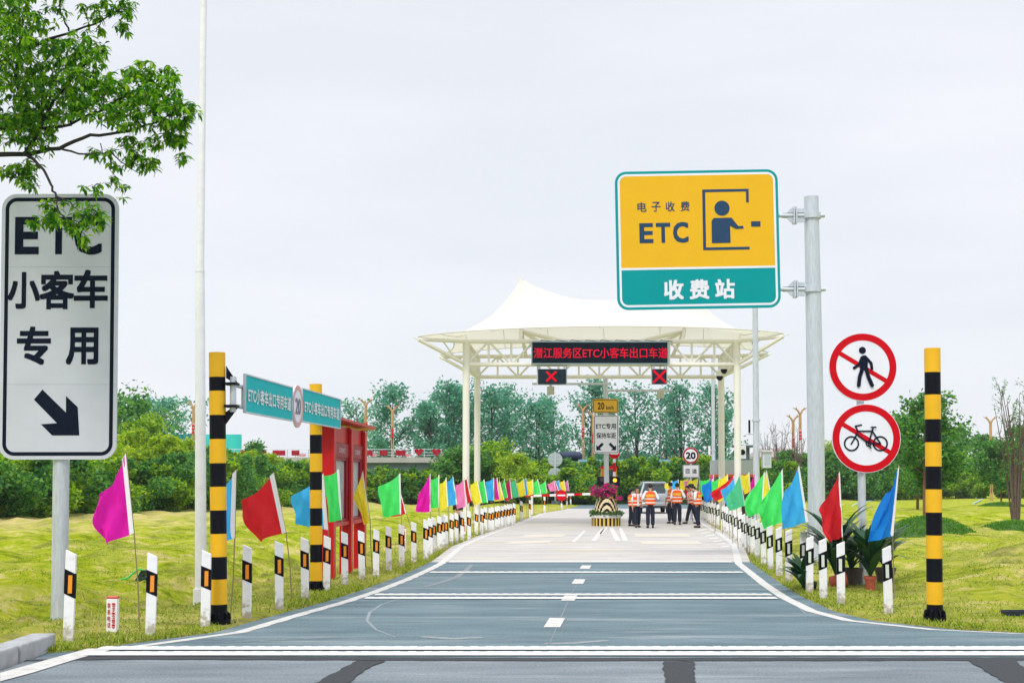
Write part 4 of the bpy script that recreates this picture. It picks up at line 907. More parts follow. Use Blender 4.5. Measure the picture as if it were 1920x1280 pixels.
# upper drum: chevron arches in black and cream
m = MB(); NN, MM = 64, 22
for k in range(NN):
    for j in range(MM):
        a0, a1 = 2 * math.pi * k / NN, 2 * math.pi * (k + 1) / NN; t0, t1 = j / MM, (j + 1) / MM
        rr_ = lambda t: .52 - .13 * t
        am = ((a0 + a1) / 2 + math.pi / 2 + math.pi) % (2 * math.pi) - math.pi; dist = math.hypot(am * 1.5, (t0 + .06) * 1.15)
        m.add([(IC.x + rr_(t0) * math.cos(a0), IC.y + rr_(t0) * math.sin(a0), .46 + .62 * t0), (IC.x + rr_(t0) * math.cos(a1), IC.y + rr_(t0) * math.sin(a1), .46 + .62 * t0), (IC.x + rr_(t1) * math.cos(a1), IC.y + rr_(t1) * math.sin(a1), .46 + .62 * t1), (IC.x + rr_(t1) * math.cos(a0), IC.y + rr_(t1) * math.sin(a0), .46 + .62 * t1)], [(0, 1, 2, 3)], int(dist / .24) % 2)
obj('arched_drum', m, [mat('drum_cream', (.72, .58, .34), .5), M_BLK], root, smooth=False)
def leaf_quads(ctr, sz, asp, seed, updir=.5, droop=0.0):
    r = np.random.default_rng(seed); n = len(ctr)
    d = r.normal(size=(n, 3)); d[:, 2] = d[:, 2] * .7 - droop; d /= np.linalg.norm(d, axis=1)[:, None]
    nm = r.normal(size=(n, 3)); nm[:, 2] += updir * 2; s = np.cross(d, nm); s /= np.linalg.norm(s, axis=1)[:, None] + 1e-9
    L = (sz * (.65 + .7 * r.random(n)))[:, None]
    a = ctr; b_ = ctr + d * L * .5 + s * L * asp * .5; c_ = ctr + d * L; e = ctr + d * L * .5 - s * L * asp * .5
    return np.stack([a, b_, c_, e], 1).reshape(-1, 3), np.arange(4 * n).reshape(-1, 4)
def blob_pts(cs, per, seed, shell=.35):
    r = np.random.default_rng(seed); out = []
    for (cx, cy, cz, rx, ry, rz) in cs:
        d = r.normal(size=(per, 3)); d /= np.linalg.norm(d, axis=1)[:, None]; q = (shell + (1 - shell) * r.random(per) ** .5)[:, None]
        out.append(np.array([cx, cy, cz]) + d * q * np.array([rx, ry, rz]))
    return np.concatenate(out)
v, f = leaf_quads(blob_pts([(IC.x + .56 * math.cos(a), IC.y + .56 * math.sin(a), .5, .13, .13, .1) for a in np.arange(0, 6.28, .35)], 60, 1), .09, .5, 2)
np_obj('trim_hedge', v, f, leafmat('planter_green', [(.02, .08, .02), (.05, .15, .03), (.08, .2, .04)]), root)
fl_c = [(IC.x + random.uniform(-.5, .5), IC.y + random.uniform(-.4, .4), 1.15 + random.uniform(0, .38), .2, .2, .15) for _ in range(20)] + [(IC.x - .42, IC.y - .3, 1.25, .2, .2, .22), (IC.x + .45, IC.y - .3, 1.1, .24, .2, .3), (IC.x + .05, IC.y, 1.55, .2, .2, .16)]
v, f = leaf_quads(blob_pts(fl_c, 26, 3), .12, .6, 4); np_obj('foliage', v, f, leafmat('planter_green', []), root)
fc2 = [(c[0] + random.uniform(-.1, .1), c[1] - .08, c[2] + random.uniform(-.05, .1), .11, .11, .09) for c in fl_c for _ in (0, 1)]
v, f = leaf_quads(blob_pts(fc2, 28, 5), .085, .8, 6); np_obj('blossom', v, f, leafmat('bougainvillea', [(.42, .005, .14), (.6, .015, .24), (.72, .05, .36)]), root)

m = MB()                                                       # raised island kerb running back under the canopy
ic0 = Vector((IC.x + .02, IC.y + .3, 0)); ic1 = Vector((IC.x + 1.3, 74, 0)); dr = (ic1 - ic0).normalized(); nn_ = Vector((-dr.y, dr.x, 0)) * .48
m.add([ic0 - nn_, ic1 - nn_, ic1 + nn_, ic0 + nn_] + [q + Vector((0, 0, .18)) for q in (ic0 - nn_, ic1 - nn_, ic1 + nn_, ic0 + nn_)], [(4, 5, 6, 7), (0, 1, 5, 4), (1, 2, 6, 5), (2, 3, 7, 6), (3, 0, 4, 7)])
tag(obj('traffic_island', m, M_ISW, smooth=False), kind='structure')

Y = 55.3; P = Plane(Y, 800); bx = U(1137.5, 800, Y).x
root = empty('antenna_mast', (bx, Y, .18), 'steel mast on the island carrying lane signs and two antenna arms', 'mast')
m = MB(); m.tube([(bx, Y, .15), (bx - .05, Y, P(0, 708)[1])], [.11, .095], 18); obj('pole', m, M_GALV, root)
def mast_sign(x0, y0, x1, y1, name, mt):
    m = MB(); m.prism(rrect(*P.box(x0, y0, x1, y1), .06), Y - .17, Y - .13); return obj(name, m, mt, root)
pl = mast_sign(1111, 748, 1158.5, 774, 'speed_plate', mat('plate_yellow', (.75, .43, .03), .4))
m = MB(); m.ring(*frame(P, 1111, 748, 1158.5, 774, 3, 1.2, 1.2), Y - .172); m.text('20', *P.box(1120, 754.5, 1132.5, 768), Y - .172, 0, .025); m.text('km/h', *P.box(1136, 760.5, 1150, 768), Y - .172, 0, .02); obj('lettering', m, mat('brown_ink', (.05, .02, .02), .5), pl, smooth=False)
pl = mast_sign(1112.5, 778.5, 1159.5, 850, 'lane_plate', M_SIGNWHITE)
m = MB(); m.ring(*frame(P, 1112.5, 778.5, 1159.5, 850, 4, 1.3, 1.1), Y - .172); obj('border', m, M_LETTER, pl, smooth=False)
m = MB(); m.text('ETC专用', *P.box(1117, 793.5, 1154.5, 804.5), Y - .172, 0, .02); m.text('保持车距', *P.box(1117.5, 811, 1154.5, 822), Y - .172, 0, .016); obj('lettering', m, M_LETTER, pl, smooth=False)
for s in (-1, 1):
    m = MB(); A_ = lambda dx, dy: (P(1136 + s * dx, 0)[0], P(0, dy)[1])
    m.flat([A_(18.5, 844), A_(18.5, 834), A_(15.5, 837), A_(8, 829.5), A_(4.5, 833), A_(12, 840.5), A_(8.5, 844)], Y - .172); obj('arrow', m, M_LETTER, pl, smooth=False)
m = MB()
for x0, x1, py, bxx, dy in ((998, 1146, 719.5, 1032.5, -.6), (1138, 1260, 732, 1238.5, .9)):
    m.tube([U(x0, py, Y + dy), U(x1, py, Y + dy)], .05, 10)
    if dy > 0: m.tube([(bx, Y, U(0, py, Y).z), U(1142, py, Y + dy)], .05, 8)
    else: m.tube([(bx, Y, U(0, py, Y).z), U(1138, py, Y + dy)], .05, 8)
obj('arm', m, M_GALV, root)
for bxx, py, dy in ((1032.5, 732, -.6), (1238.5, 739, .9)):
    q = U(bxx, py, Y + dy); m = MB(); m.box((q.x, q.y - .02, q.z), (.3, .16, .34)); m.box((q.x, q.y + .02, q.z + .16), (.1, .1, .2)); obj('antenna_box', m, mat('antenna_beige', (.5, .5, .44), .5), root, smooth=False, bevel=.02)

Y = 56.6; P = Plane(Y)
for x0, x1, lampc, lb in ((1119.5, 1136, None, 'black signal box left of the island mast behind pink flowers'), (1142.5, 1161.5, (1152.5, 900), 'black signal box with a lit amber lamp behind the pink flowers')):
    b_ = P.box(x0, 893, x1, 912); root = empty('signal_box', ((b_[0] + b_[1]) / 2, Y, .18), lb, 'signal', 'island signal boxes')
    m = MB(); m.prism(rrect(*b_, .03), Y - .12, Y + .12); m.cyl(((b_[0] + b_[1]) / 2, Y, .16), ((b_[0] + b_[1]) / 2, Y, b_[2]), .06); obj('casing', m, M_DARK, root, smooth=False)
    m = MB(); c = lampc or ((x0 + x1) / 2, 899); q = P(*c); m.lathe([(.085, 0), (.06, .03), (.001, .045)], (0, 0, 0), 16); m.v = [(q[0] + x, Y - .12 - z, q[1] + y) for x, y, z in m.v]
    obj('lamp', m, mat('amber_lamp', (.8, .35, .02), .4, emit=((1, .42, .03), 1.6)) if lampc else mat('dark_lens', (.05, .04, .05), .2), root)
Y = 60.0; P = Plane(Y); q = P(1152, 850); root = empty('no_entry_sign', (q[0], Y, .18), 'red no-entry disc on a red and white striped post behind the island mast', 'sign')
m = MB(); m.prism(circ(q[0], q[1], .235, 36), Y - .01, Y + .01); dk = obj('disc', m, M_RED, root); m = MB(); m.flat([(q[0] - .17, q[1] - .035), (q[0] + .17, q[1] - .035), (q[0] + .17, q[1] + .035), (q[0] - .17, q[1] + .035)], Y - .012); obj('white_bar', m, M_SIGNWHITE, dk, smooth=False)
m = MB(); zs = np.linspace(.15, q[1], 8)
for i in range(7): m.tube([(q[0], Y + .06, zs[i]), (q[0], Y + .06, zs[i + 1])], .065, 12, m=i % 2)
obj('post', m, [M_WHITE, M_RED], root)
Y = 61.5; P = Plane(Y); b_ = P.box(1127, 877, 1156, 920); root = empty('barrier_cabinet', ((b_[0] + b_[1]) / 2, Y, .18), 'small orange lane cabinet with a red lid behind the island mast', 'cabinet')
m = MB(); m.box(((b_[0] + b_[1]) / 2, Y, (b_[3] + .15) / 2), (b_[1] - b_[0], .5, b_[3] - .15)); obj('body', m, mat('cabinet_orange', (.75, .25, .03), .5, var=.2, scale=4), root, smooth=False, bevel=.02)
m = MB(); m.box(((b_[0] + b_[1]) / 2, Y, b_[3] + .04), (b_[1] - b_[0] + .08, .58, .1), taper=.85); obj('lid', m, M_RED, root, smooth=False)
m = MB(); m.box(((b_[0] + b_[1]) / 2 + .1, Y - .26, b_[3] - .25), (.3, .03, .35)); obj('window', m, mat('cabinet_glass', (.03, .07, .08), .15), root, smooth=False)

# lowered barrier boom across the far left lane
Y = 71.0; P = Plane(Y); a = P(985, 929.5); b_ = P(1122, 925)
root = empty('barrier_boom', (b_[0], Y, 0), 'lowered red and white barrier arm with a no-entry disc across left lane', 'barrier')
m = MB(); N = 9
for i in range(N):
    t0, t1 = i / N, (i + 1) / N; p0 = Vector((a[0] + (b_[0] - a[0]) * t0, Y, a[1] + (b_[1] - a[1]) * t0)); p1 = Vector((a[0] + (b_[0] - a[0]) * t1, Y, a[1] + (b_[1] - a[1]) * t1)); c = (p0 + p1) / 2
    m.box(c, ((p1 - p0).x, .05, .12), m=(i % 2), ry=-math.atan2((p1 - p0).z, (p1 - p0).x))
obj('arm', m, [M_RED, M_WHITE], root, smooth=False)
m = MB(); q = P(1052.5, 928); m.prism(circ(q[0], q[1], .29, 36), Y - .07, Y - .05); dk = obj('no_entry_disc', m, M_RED, root); m = MB(); m.flat([(q[0] - .21, q[1] - .04), (q[0] + .21, q[1] - .04), (q[0] + .21, q[1] + .04), (q[0] - .21, q[1] + .04)], Y - .072); obj('white_bar', m, M_SIGNWHITE, dk, smooth=False)
m = MB(); m.box((b_[0] + .2, Y + .1, .55), (.4, .4, 1.15)); obj('drive_housing', m, mat('cabinet_orange', (0, 0, 0)), root, smooth=False, bevel=.03)
m = MB(); m.tube([(a[0] + .35, Y, 0), (a[0] + .35, Y, a[1] - .05)], .05, 10); m.box((a[0] + .35, Y, a[1] - .04), (.12, .14, .1)); obj('rest_post', m, M_WHITE, root)

# backs of a double disc sign
g = G(1041, 946); Y = g.y; P = Plane(Y); root = empty('road_sign', (g.x, Y, onground(g.x, Y)), 'pair of grey round sign backs on a steel post beyond barrier arm', 'road sign')
m = MB(); m.tube([(g.x, Y, -.1), (g.x, Y, P(0, 847)[1])], .075, 12); obj('post', m, M_GALV, root); M_BACK = mat('sign_back', (.42, .48, .50), .5, .2, var=.08, scale=3)
for py in (861, 889.5):
    q = P(1041, py); m = MB(); m.prism(circ(q[0], q[1], .55, 40), Y + .09, Y + .11); d_ = obj('disc', m, M_BACK, root); m = MB()
    for dz in (-.28, .02, .3): m.box((q[0], Y + .075, q[1] + dz), (.98 if abs(dz) < .1 else .8, .03, .05))
    obj('rail', m, M_GALV, d_, smooth=False)
m = MB(); m.box((g.x, Y, .12), (.62, .5, .34)); obj('base_block', m, mat('grey_block', (.10, .13, .16), .7), root, smooth=False, bevel=.02)

# speed limit and ramp plate
Y = 63.0; P = Plane(Y); q = P(1295, 853.5); root = empty('road_sign', (q[0] + .03, Y, onground(q[0], Y)), 'round speed limit 20 sign above a small white plate, behind standing workers', 'road sign')
m = MB(); m.tube([(q[0] + .02, Y + .08, -.1), (q[0] + .02, Y + .08, q[1] + .3)], .05, 12); m.tube([(q[0] + .42, Y + .08, -.05), (q[0] + .42, Y + .08, P(0, 893)[1])], .03, 8); obj('post', m, M_GALV, root)
m = MB(); m.prism(circ(q[0], q[1], .385, 48), Y - .01, Y + .01); d_ = obj('speed_disc', m, M_SIGNWHITE, root); m = MB(); m.ring(circ(q[0], q[1], .38, 48), circ(q[0], q[1], .30, 48), Y - .012); obj('red_ring', m, mat('dark_red', (.38, .005, .025), .4), d_, smooth=False)
m = MB(); m.text('20', q[0] - .235, q[0] + .235, q[1] - .17, q[1] + .16, Y - .012, 0, .035); obj('lettering', m, M_LETTER, d_, smooth=False)
pl = MB(); pl.prism(rrect(*P.box(1280.5, 871, 1311, 895), .02), Y - .01, Y + .01); d_ = obj('ramp_plate', pl, M_SIGNWHITE, root); m = MB(); m.ring(*frame(P, 1280.5, 871, 1311, 895, 1, .6, .6), Y - .0115); m.text('匝', *P.box(1285.5, 878.5, 1294, 887), Y - .012, 0, .015); m.text('道', *P.box(1297.5, 878.5, 1306.5, 887), Y - .012, 0, .015); obj('lettering', m, M_LETTER, d_, smooth=False)

# thin steel poles right of the lanes
def steel_pole(px, ytop, Y, r, label, top=None):
    c = U(px, 900, Y); c.z = onground(c.x, Y); root = empty('steel_pole', c, label, 'pole', 'galvanised equipment poles')
    t = U(px, ytop, Y); t.x = c.x; h = c.lerp(t, .42); m = MB(); m.tube([c - Vector((0, 0, .1)), h], [r, r * .95], 18); m.tube([h - Vector((0, 0, .04)), h + Vector((0, 0, .02))], r * 1.25, 18); m.tube([h, t], [r * .92, r * .8], 18); obj('shaft', m, M_GALV, root)
    m = MB(); m.box((c.x, c.y, c.z + .02), (r * 4, r * 4, .06)); obj('base_plate', m, M_GALV, root, smooth=False); return root, c
root, c = steel_pole(1418.5, 480, 40.0, .10, 'tall steel pole with a control cabinet, rising behind the yellow toll sign')
Y = 40.0; q = U(1437, 862, Y); m = MB(); m.box((q.x, Y, q.z), (.26, .22, .48)); m.box((q.x, Y - .02, q.z + .26), (.32, .3, .05)); cb = obj('control_box', m, mat('box_grey', (.55, .6, .62), .45, .2), root, smooth=False, bevel=.01); m = MB(); m.box((q.x + .01, Y - .115, q.z), (.16, .01, .28)); obj('door', m, mat('box_door', (.40, .47, .52), .4), cb, smooth=False)
q = U(1405, 799, Y); m = MB(); m.box((q.x, Y, q.z), (.05, .08, .38)); obj('radio_unit', m, M_DARK, root, smooth=False); m = MB(); m.tube([(q.x - .08, Y, U(0, 813, Y).z), (c.x, Y, U(0, 813, Y).z)], .025, 6); m.tube([(q.x, Y, q.z - .15), (q.x, Y, U(0, 813, Y).z)], .015, 6); obj('bracket', m, M_GALV, root)
root, c = steel_pole(1338, 668, 63.5, .10, 'thin steel pole behind the right canopy column with a small white radio unit')
q = U(1330, 844, 63.5); m = MB(); m.box((q.x, 63.5, q.z), (.1, .1, .42)); m.tube([(q.x, 63.5, q.z - .24), (c.x, 63.5, q.z - .24)], .03, 6); obj('radio_unit', m, M_WHITE, root, smooth=False)

# grey booth
Y = 62.0; P = Plane(Y); b_ = P.box(1343, 862, 1418, 889); zx = (b_[0] + b_[1]) / 2
root = empty('equipment_booth', (zx, Y + 1, 0), 'low grey equipment booth with orange trim beside the right canopy column', 'booth')
m = MB(); m.box((zx, Y + 1.0, (b_[2] + b_[3]) / 2), (b_[1] - b_[0], 2.0, b_[3] - b_[2])); obj('upper_panel', m, mat('booth_grey', (.42, .48, .50), .5, var=.08, scale=2), root, smooth=False)
m = MB(); m.box((zx, Y + .98, b_[2] - .06), (b_[1] - b_[0] + .1, 2.1, .12)); obj('orange_trim', m, mat('booth_orange', (.70, .12, .04), .5), root, smooth=False)
m = MB(); m.box((zx, Y + 1.0, (b_[2] - .12) / 2), (b_[1] - b_[0] - .1, 1.9, b_[2] - .12)); obj('lower_body', m, mat('booth_dark', (.05, .03, .03), .4), root, smooth=False)
q = U(1395, 847, Y); m = MB(); m.box((q.x, Y + .6, q.z), (.34, .4, .62)); ac = obj('air_conditioner', m, M_WHITE, root, smooth=False, bevel=.02); m = MB(); m.prism([(q.x + a_, q.z + b2) for a_, b2 in circ(0, 0, .13, 20)], Y + .38, Y + .4); obj('fan_grille', m, M_DARK, ac)
m = MB(); m.box((zx + .55, Y + 1.4, U(0, 835, Y).z), (.95, .8, .1)); m.box((zx + .6, Y + 1.5, U(0, 850, Y).z), (.5, .5, .7)); obj('roof_unit', m, mat('roof_dark', (.08, .12, .12), .6), root, smooth=False)

# ================================================================ silver car seen from behind
g = G(1229, 962.5); Y = g.y; CX = U(1229.5, 930, Y).x; CZ = 0.0
root = empty('parked_car', (CX, Y, 0), 'silver sport utility car seen from behind in the right lane', 'car')
M_SILV = mat('silver_paint', (.36, .39, .42), .28, .4); M_GLS = mat('car_glass', (.02, .04, .045), .08); M_TYR = mat('tyre_rubber', (.012, .012, .013), .8); M_RIM = mat('alloy_rim', (.5, .5, .52), .3, .8)
def carsec(y, zb, zt, w, wt): # half section outline, bottom to top
    return [(-w * .93, zb), (-w, zb + .12), (-w, zb + (zt - zb) * .55), (-w * .97, zb + (zt - zb) * .8), (-wt, zt - .05), (-wt * .85, zt), (wt * .85, zt), (wt, zt - .05), (w * .97, zb + (zt - zb) * .8), (w, zb + (zt - zb) * .55), (w, zb + .12), (w * .93, zb)]
m = MB(); secs = [(0, .42, .95, .86, .80), (.05, .36, 1.08, .91, .86), (.35, .34, 1.12, .93, .90), (1.2, .30, 1.08, .93, .90), (3.2, .30, 1.05, .93, .88), (4.2, .32, .92, .90, .82), (4.6, .38, .78, .82, .72)]
v = []; n = 12
for y, zb, zt, w, wt in secs: v += [(CX + a_, Y + y, z_) for a_, z_ in carsec(y, zb, zt, w, wt)]
f = [(i * n + k, i * n + (k + 1) % n, (i + 1) * n + (k + 1) % n, (i + 1) * n + k) for i in range(len(secs) - 1) for k in range(n)] + [tuple(range(n - 1, -1, -1)), tuple((len(secs) - 1) * n + k for k in range(n))]
m.add(v, f)
cab = [(.10, 1.05, .86), (.42, 1.68, .64), (.8, 1.75, .65), (1.8, 1.77, .66), (2.5, 1.66, .64), (3.2, 1.03, .84)]
def cabmesh(lo, hi, grow):
    mm = MB(); N_ = len(cab); vv = []
    for y, z_, w in cab: vv += [(CX - w - grow, Y + y, z_ + grow), (CX + w + grow, Y + y, z_ + grow)]
    low = [(CX - .88 - grow, Y + .1, 1.03), (CX + .88 + grow, Y + .1, 1.03), (CX + .88 + grow, Y + 3.2, 1.03), (CX - .88 - grow, Y + 3.2, 1.03)]
    mm.add(vv, [(2 * i, 2 * i + 1, 2 * i + 3, 2 * i + 2) for i in range(N_ - 1)])
    for s in (0, 1): mm.add([vv[2 * i + s] for i in range(N_)], [tuple(range(N_))])
    return mm
bd = obj('body', m, M_SILV, root, bevel=.03); cm = cabmesh(0, 1, 0); obj('cabin', cm, M_SILV, root, smooth=False)
def rear(x0, x1, z0, z1, off): # quad on the sloped tailgate glass
    sl = (.42 - .10) / (1.68 - 1.05); q = lambda x_, z_: (CX + x_, Y + .10 + (z_ - 1.05) * sl - off, z_); return [q(-x0, z0), q(x0, z0), q(x1, z1), q(-x1, z1)]
m = MB(); m.add(rear(.76, .58, 1.12, 1.58, .012), [(0, 1, 2, 3)]); obj('rear_window', m, M_GLS, root, smooth=False)
for s in (-1, 1):
    m = MB(); pts = [(CX + s * .885, Y + .5, 1.12), (CX + s * .675, Y + .62, 1.58), (CX + s * .68, Y + 2.4, 1.6), (CX + s * .875, Y + 2.9, 1.12)]; m.add(pts, [(0, 1, 2, 3)]); obj('side_window', m, M_GLS, root, smooth=False)
    m = MB(); m.box((CX + s * .74, Y + .02, .99), (.26, .12, .19)); m.box((CX + s * .86, Y + .14, .99), (.1, .2, .17)); obj('tail_light', m, mat('tail_red', (.5, .01, .015), .2), root, bevel=.03)
    m = MB(); m.box((CX + s * 1.0, Y + 2.6, 1.12), (.2, .1, .15)); obj('mirror', m, M_SILV, root, bevel=.03)
    for y in (.85, 3.65):
        m = MB(); m.cyl((CX + s * .68, Y + y, .34), (CX + s * .9, Y + y, .34), .34, n=24); wh = obj('wheel', m, M_TYR, root, bevel=.03); m = MB(); m.cyl((CX + s * .88, Y + y, .34), (CX + s * .91, Y + y, .34), .22, n=20); obj('rim', m, M_RIM, wh)
m = MB(); m.box((CX, Y - .03, .52), (1.74, .16, .22)); obj('bumper', m, M_SILV, root, bevel=.05); m = MB(); m.box((CX, Y - .03, .40), (1.4, .14, .1)); obj('valance', m, M_DARK, root, bevel=.02)
m = MB(); m.box((CX, Y - .02, .80), (.44, .03, .14)); obj('number_plate', m, mat('plate_blue', (.03, .12, .45), .4), root, smooth=False)
m = MB(); m.box((CX, Y + .34, 1.72), (1.2, .22, .04)); obj('spoiler', m, M_SILV, root, bevel=.015)

# ================================================================ people
M_SKIN = mat('skin', (.52, .30, .20), .55); M_HAIR = mat('black_hair', (.010, .009, .010), .4); M_NAVYC = mat('navy_trousers', (.010, .014, .035), .75, var=.3, scale=12); M_SHIRT = mat('white_shirt', (.74, .77, .82), .7, var=.1, scale=10)
M_VEST = mat('orange_vest', (.92, .11, .015), .6, var=.1, scale=10); M_BAND = mat('silver_band', (.78, .76, .68), .35); M_VY = mat('vest_yellow', (.85, .50, .05), .5); M_SHOE = mat('black_shoe', (.008, .008, .009), .35); M_EYE = mat('eye_dark', (.02, .012, .01), .3); M_LIP = mat('lip', (.42, .12, .10), .5)
def skin(name, verts, edges, rad, m, parent, sub=1):
    me = bpy.data.meshes.new(name); me.from_pydata(verts, edges, []); o = bpy.data.objects.new(name, me); COL.objects.link(o)
    sm = o.modifiers.new('s', 'SKIN'); sm.use_smooth_shade = True
    for i, sv in enumerate(me.skin_vertices[0].data): r = rad[i]; sv.radius = r if hasattr(r, '__len__') else (r, r); sv.use_root = (i == 0)
    if sub: o.modifiers.new('d', 'SUBSURF').levels = sub; o.modifiers['d'].render_levels = sub
    dg = bpy.context.evaluated_depsgraph_get(); me2 = bpy.data.meshes.new_from_object(o.evaluated_get(dg)); bpy.data.objects.remove(o); bpy.data.meshes.remove(me)
    me2.materials.clear(); me2.materials.append(m); me2.name = name
    o = bpy.data.objects.new(name, me2); COL.objects.link(o); o.parent = parent; return o
def person(fx, fy, top, face, label, stride=.0, arms=(('down',), ('down',)), lean=0.0, nod=0.0, hair='short', cap=False, female=False, vest=True):
    g = G(fx, fy); H = U(fx, top, g.y).z; s = H / 1.72
    root = empty('person', (g.x, g.y, 0), label, 'person', 'workers in orange vests', face); root.scale = (s, s, s)
    V = Vector; sw = .185 if not female else .165; hw = .085
    def ln(p): return V((p[0], p[1] - lean * max(0, p[2] - .95), p[2]))
    pel, sp1, sp2, nk, hb = ln((0, 0, .95)), ln((0, 0, 1.12)), ln((0, 0, 1.30)), ln((0, .0, 1.47)), ln((0, -.01 - nod * .3, 1.54))
    hd = hb + V((0, -.02 - nod * .05, .10 - nod * .03)); ht = hd + V((0, .0 - nod * .03, .07))
    verts = [pel, sp1, sp2, nk, hb, hd, ht]; rad = [(.13, .095), (.125, .09), (.14, .095), .05, .062, .082, .06]; edges = [(0, 1), (1, 2), (2, 3), (3, 4), (4, 5), (5, 6)]
    def addv(p, r, par): verts.append(V(p)); rad.append(r); edges.append((par, len(verts) - 1)); return len(verts) - 1
    addv(hd + V((0, -.095, -.005)), .014, 5)
    for sx in (-1, 1): addv(hd + V((sx * .083, .005, .0)), .016, 5)
    joints = {}
    for sx, st in ((-1, stride), (1, -stride)):
        hip = addv((sx * hw, pel.y, .90), .088, 0); kn = addv((sx * (hw + .01), -st * .5 - .02, .50), .058, hip); an = addv((sx * (hw + .015), -st + (.03 if st < 0 else 0), .085), .038, kn); to = addv((sx * (hw + .035), -st - .13, .035), (.04, .03), an)
        joints[('leg', sx)] = (verts[hip], verts[kn], verts[an], verts[to])
    for sx, (a, *_) in zip((-1, 1), arms):
        sh = ln((sx * sw, 0, 1.41))
        if a == 'down': el, wr = ln((sx * (sw + .05), .02, 1.13)), ln((sx * (sw + .055), -.05, .88)); hdv = V((0, -.02, -1))
        elif a == 'front': el, wr = ln((sx * (sw + .06), .0, 1.13)), ln((sx * (sw - .06), -.22, 1.12)); hdv = V((-sx * .5, -.8, .1))
        elif a == 'hip': el, wr = ln((sx * (sw + .13), .04, 1.16)), ln((sx * (sw + .02), -.10, 1.02)); hdv = V((-sx * .7, -.5, -.3))
        else: el, wr = ln((sx * (sw + .05), -.02, 1.13)), ln((sx * (sw - .02), -.25, 1.22)); hdv = V((-sx * .2, -.6, .6))
        i0 = addv(sh, .055, 2); i1 = addv(el, .04, i0); i2 = addv(wr, .027, i1); hdv.normalize(); side = V((0, -1, 0)) if abs(hdv.y) < .6 else V((-sx, 0, 0)); pm = wr + hdv * .075
        i3 = addv(pm, (.03, .018), i2)
        for k, L in enumerate((.075, .085, .08, .062)):
            q = pm + hdv * .03 + side * (k - 1.5) * .018; j = addv(q, .0085, i3); q2 = q + hdv * L * .6 + V((-sx * .01, 0, 0)); j2 = addv(q2, .008, j); addv(q2 + hdv * L * .4 + V((-sx * .02, 0, -.005)), .007, j2)
        tq = wr + hdv * .045 - side * -.035; j = addv(tq, .010, i2); addv(tq + hdv * .04 + side * .012, .009, j)
        joints[('arm', sx)] = (sh, el, wr)
    body = skin('body', verts, edges, rad, M_SKIN, root)
    tv, te, tr2 = [pel + V((0, 0, .06)), pel], [(0, 1)], [(.15, .115), (.155, .12)]
    for sx in (-1, 1):
        h, k_, a, t = joints[('leg', sx)]; n0 = len(tv); tv += [h, k_, a + V((0, 0, .0))]; te += [(1, n0), (n0, n0 + 1), (n0 + 1, n0 + 2)]; tr2 += [.115, .09, .078]
    skin('trousers', tv, te, tr2, M_NAVYC, root)
    sv, se, sr = [pel + V((0, 0, .08)), sp1, sp2, nk - V((0, 0, .03))], [(0, 1), (1, 2), (2, 3)], [(.155, .115), (.15, .11), (.165, .115), .07]
    for sx in (-1, 1):
        sh, el, wr = joints[('arm', sx)]; n0 = len(sv); sv += [sh, el, el.lerp(wr, .12)]; se += [(2, n0), (n0, n0 + 1), (n0 + 1, n0 + 2)]; sr += [.082, .07, .066]
    skin('shirt', sv, se, sr, M_SHIRT if vest else M_NAVYC, root)
    m = MB(); zs = [.93, .98, 1.03, 1.08, 1.13, 1.18, 1.23, 1.28, 1.33, 1.38, 1.42, 1.455]; wid = [.215, .213, .21, .205, .205, .208, .212, .218, .222, .22, .19, .11]; dep = [.165, .162, .158, .155, .155, .157, .16, .163, .162, .15, .118, .085]; K = 28
    for i in range(len(zs) - 1):
        for k in range(K):
            a0, a1 = 2 * math.pi * k / K, 2 * math.pi * (k + 1) / K; am = (a0 + a1) / 2
            if i in (7, 8) and abs(math.cos(am)) > .93: continue                  # armholes
            pq = []
            for (aa, ii) in ((a0, i), (a1, i), (a1, i + 1), (a0, i + 1)): pq.append(ln((wid[ii] * .97 * math.cos(aa), dep[ii] * math.sin(aa), zs[ii])))
            mi = 1 if i in (1, 4) or (i in (8, 9, 10) and .45 < abs(math.cos(am)) < .8 and math.sin(am) < 0) else 0
            if i in (6, 7) and math.sin(am) > .55: mi = 2
            if math.sin(am) < 0 and abs(math.cos(am)) < .12 and mi == 0: mi = 3
            m.add(pq, [(0, 1, 2, 3)], mi)
    if vest: obj('vest', m, [M_VEST, M_BAND, M_VY, M_SHIRT], root, local=True, solid=.012)
    m = MB()
    c = hd + V((0, .012, .025)); nn, kk = 20, 12; Pz = []
    for i in range(nn + 1):
        rowp = []
        for j in range(kk + 1):
            a = 2 * math.pi * i / nn; back = .5 + .5 * math.sin(a); ph_ = (math.pi * (.42 + .30 * back)) * j / kk
            rowp.append(c + V((.098 * math.sin(ph_) * math.cos(a), .108 * math.sin(ph_) * math.sin(a), .105 * math.cos(ph_) + (0 if j < kk else -.005))))
        Pz.append(rowp)
    m.grid(Pz)
    if hair == 'tail': m.tube([c + V((0, .10, .02)), c + V((0, .15, -.04)), c + V((0, .13, -.18)), c + V((0, .11, -.26))], [.03, .04, .032, .01], 10)
    if hair == 'bun': m.ball(c + V((0, .12, -.02)), .045)
    obj('hair', m, M_HAIR, root, local=True)
    m = MB()
    for sx in (-1, 1): m.ball(hd + V((sx * .033, -.076, .018)), (.012, .008, .008), 8)
    obj('eye', m, M_EYE, body, local=True); m = MB(); m.ball(hd + V((0, -.075, -.04)), (.022, .010, .007), 8); obj('mouth', m, M_LIP, body, local=True)
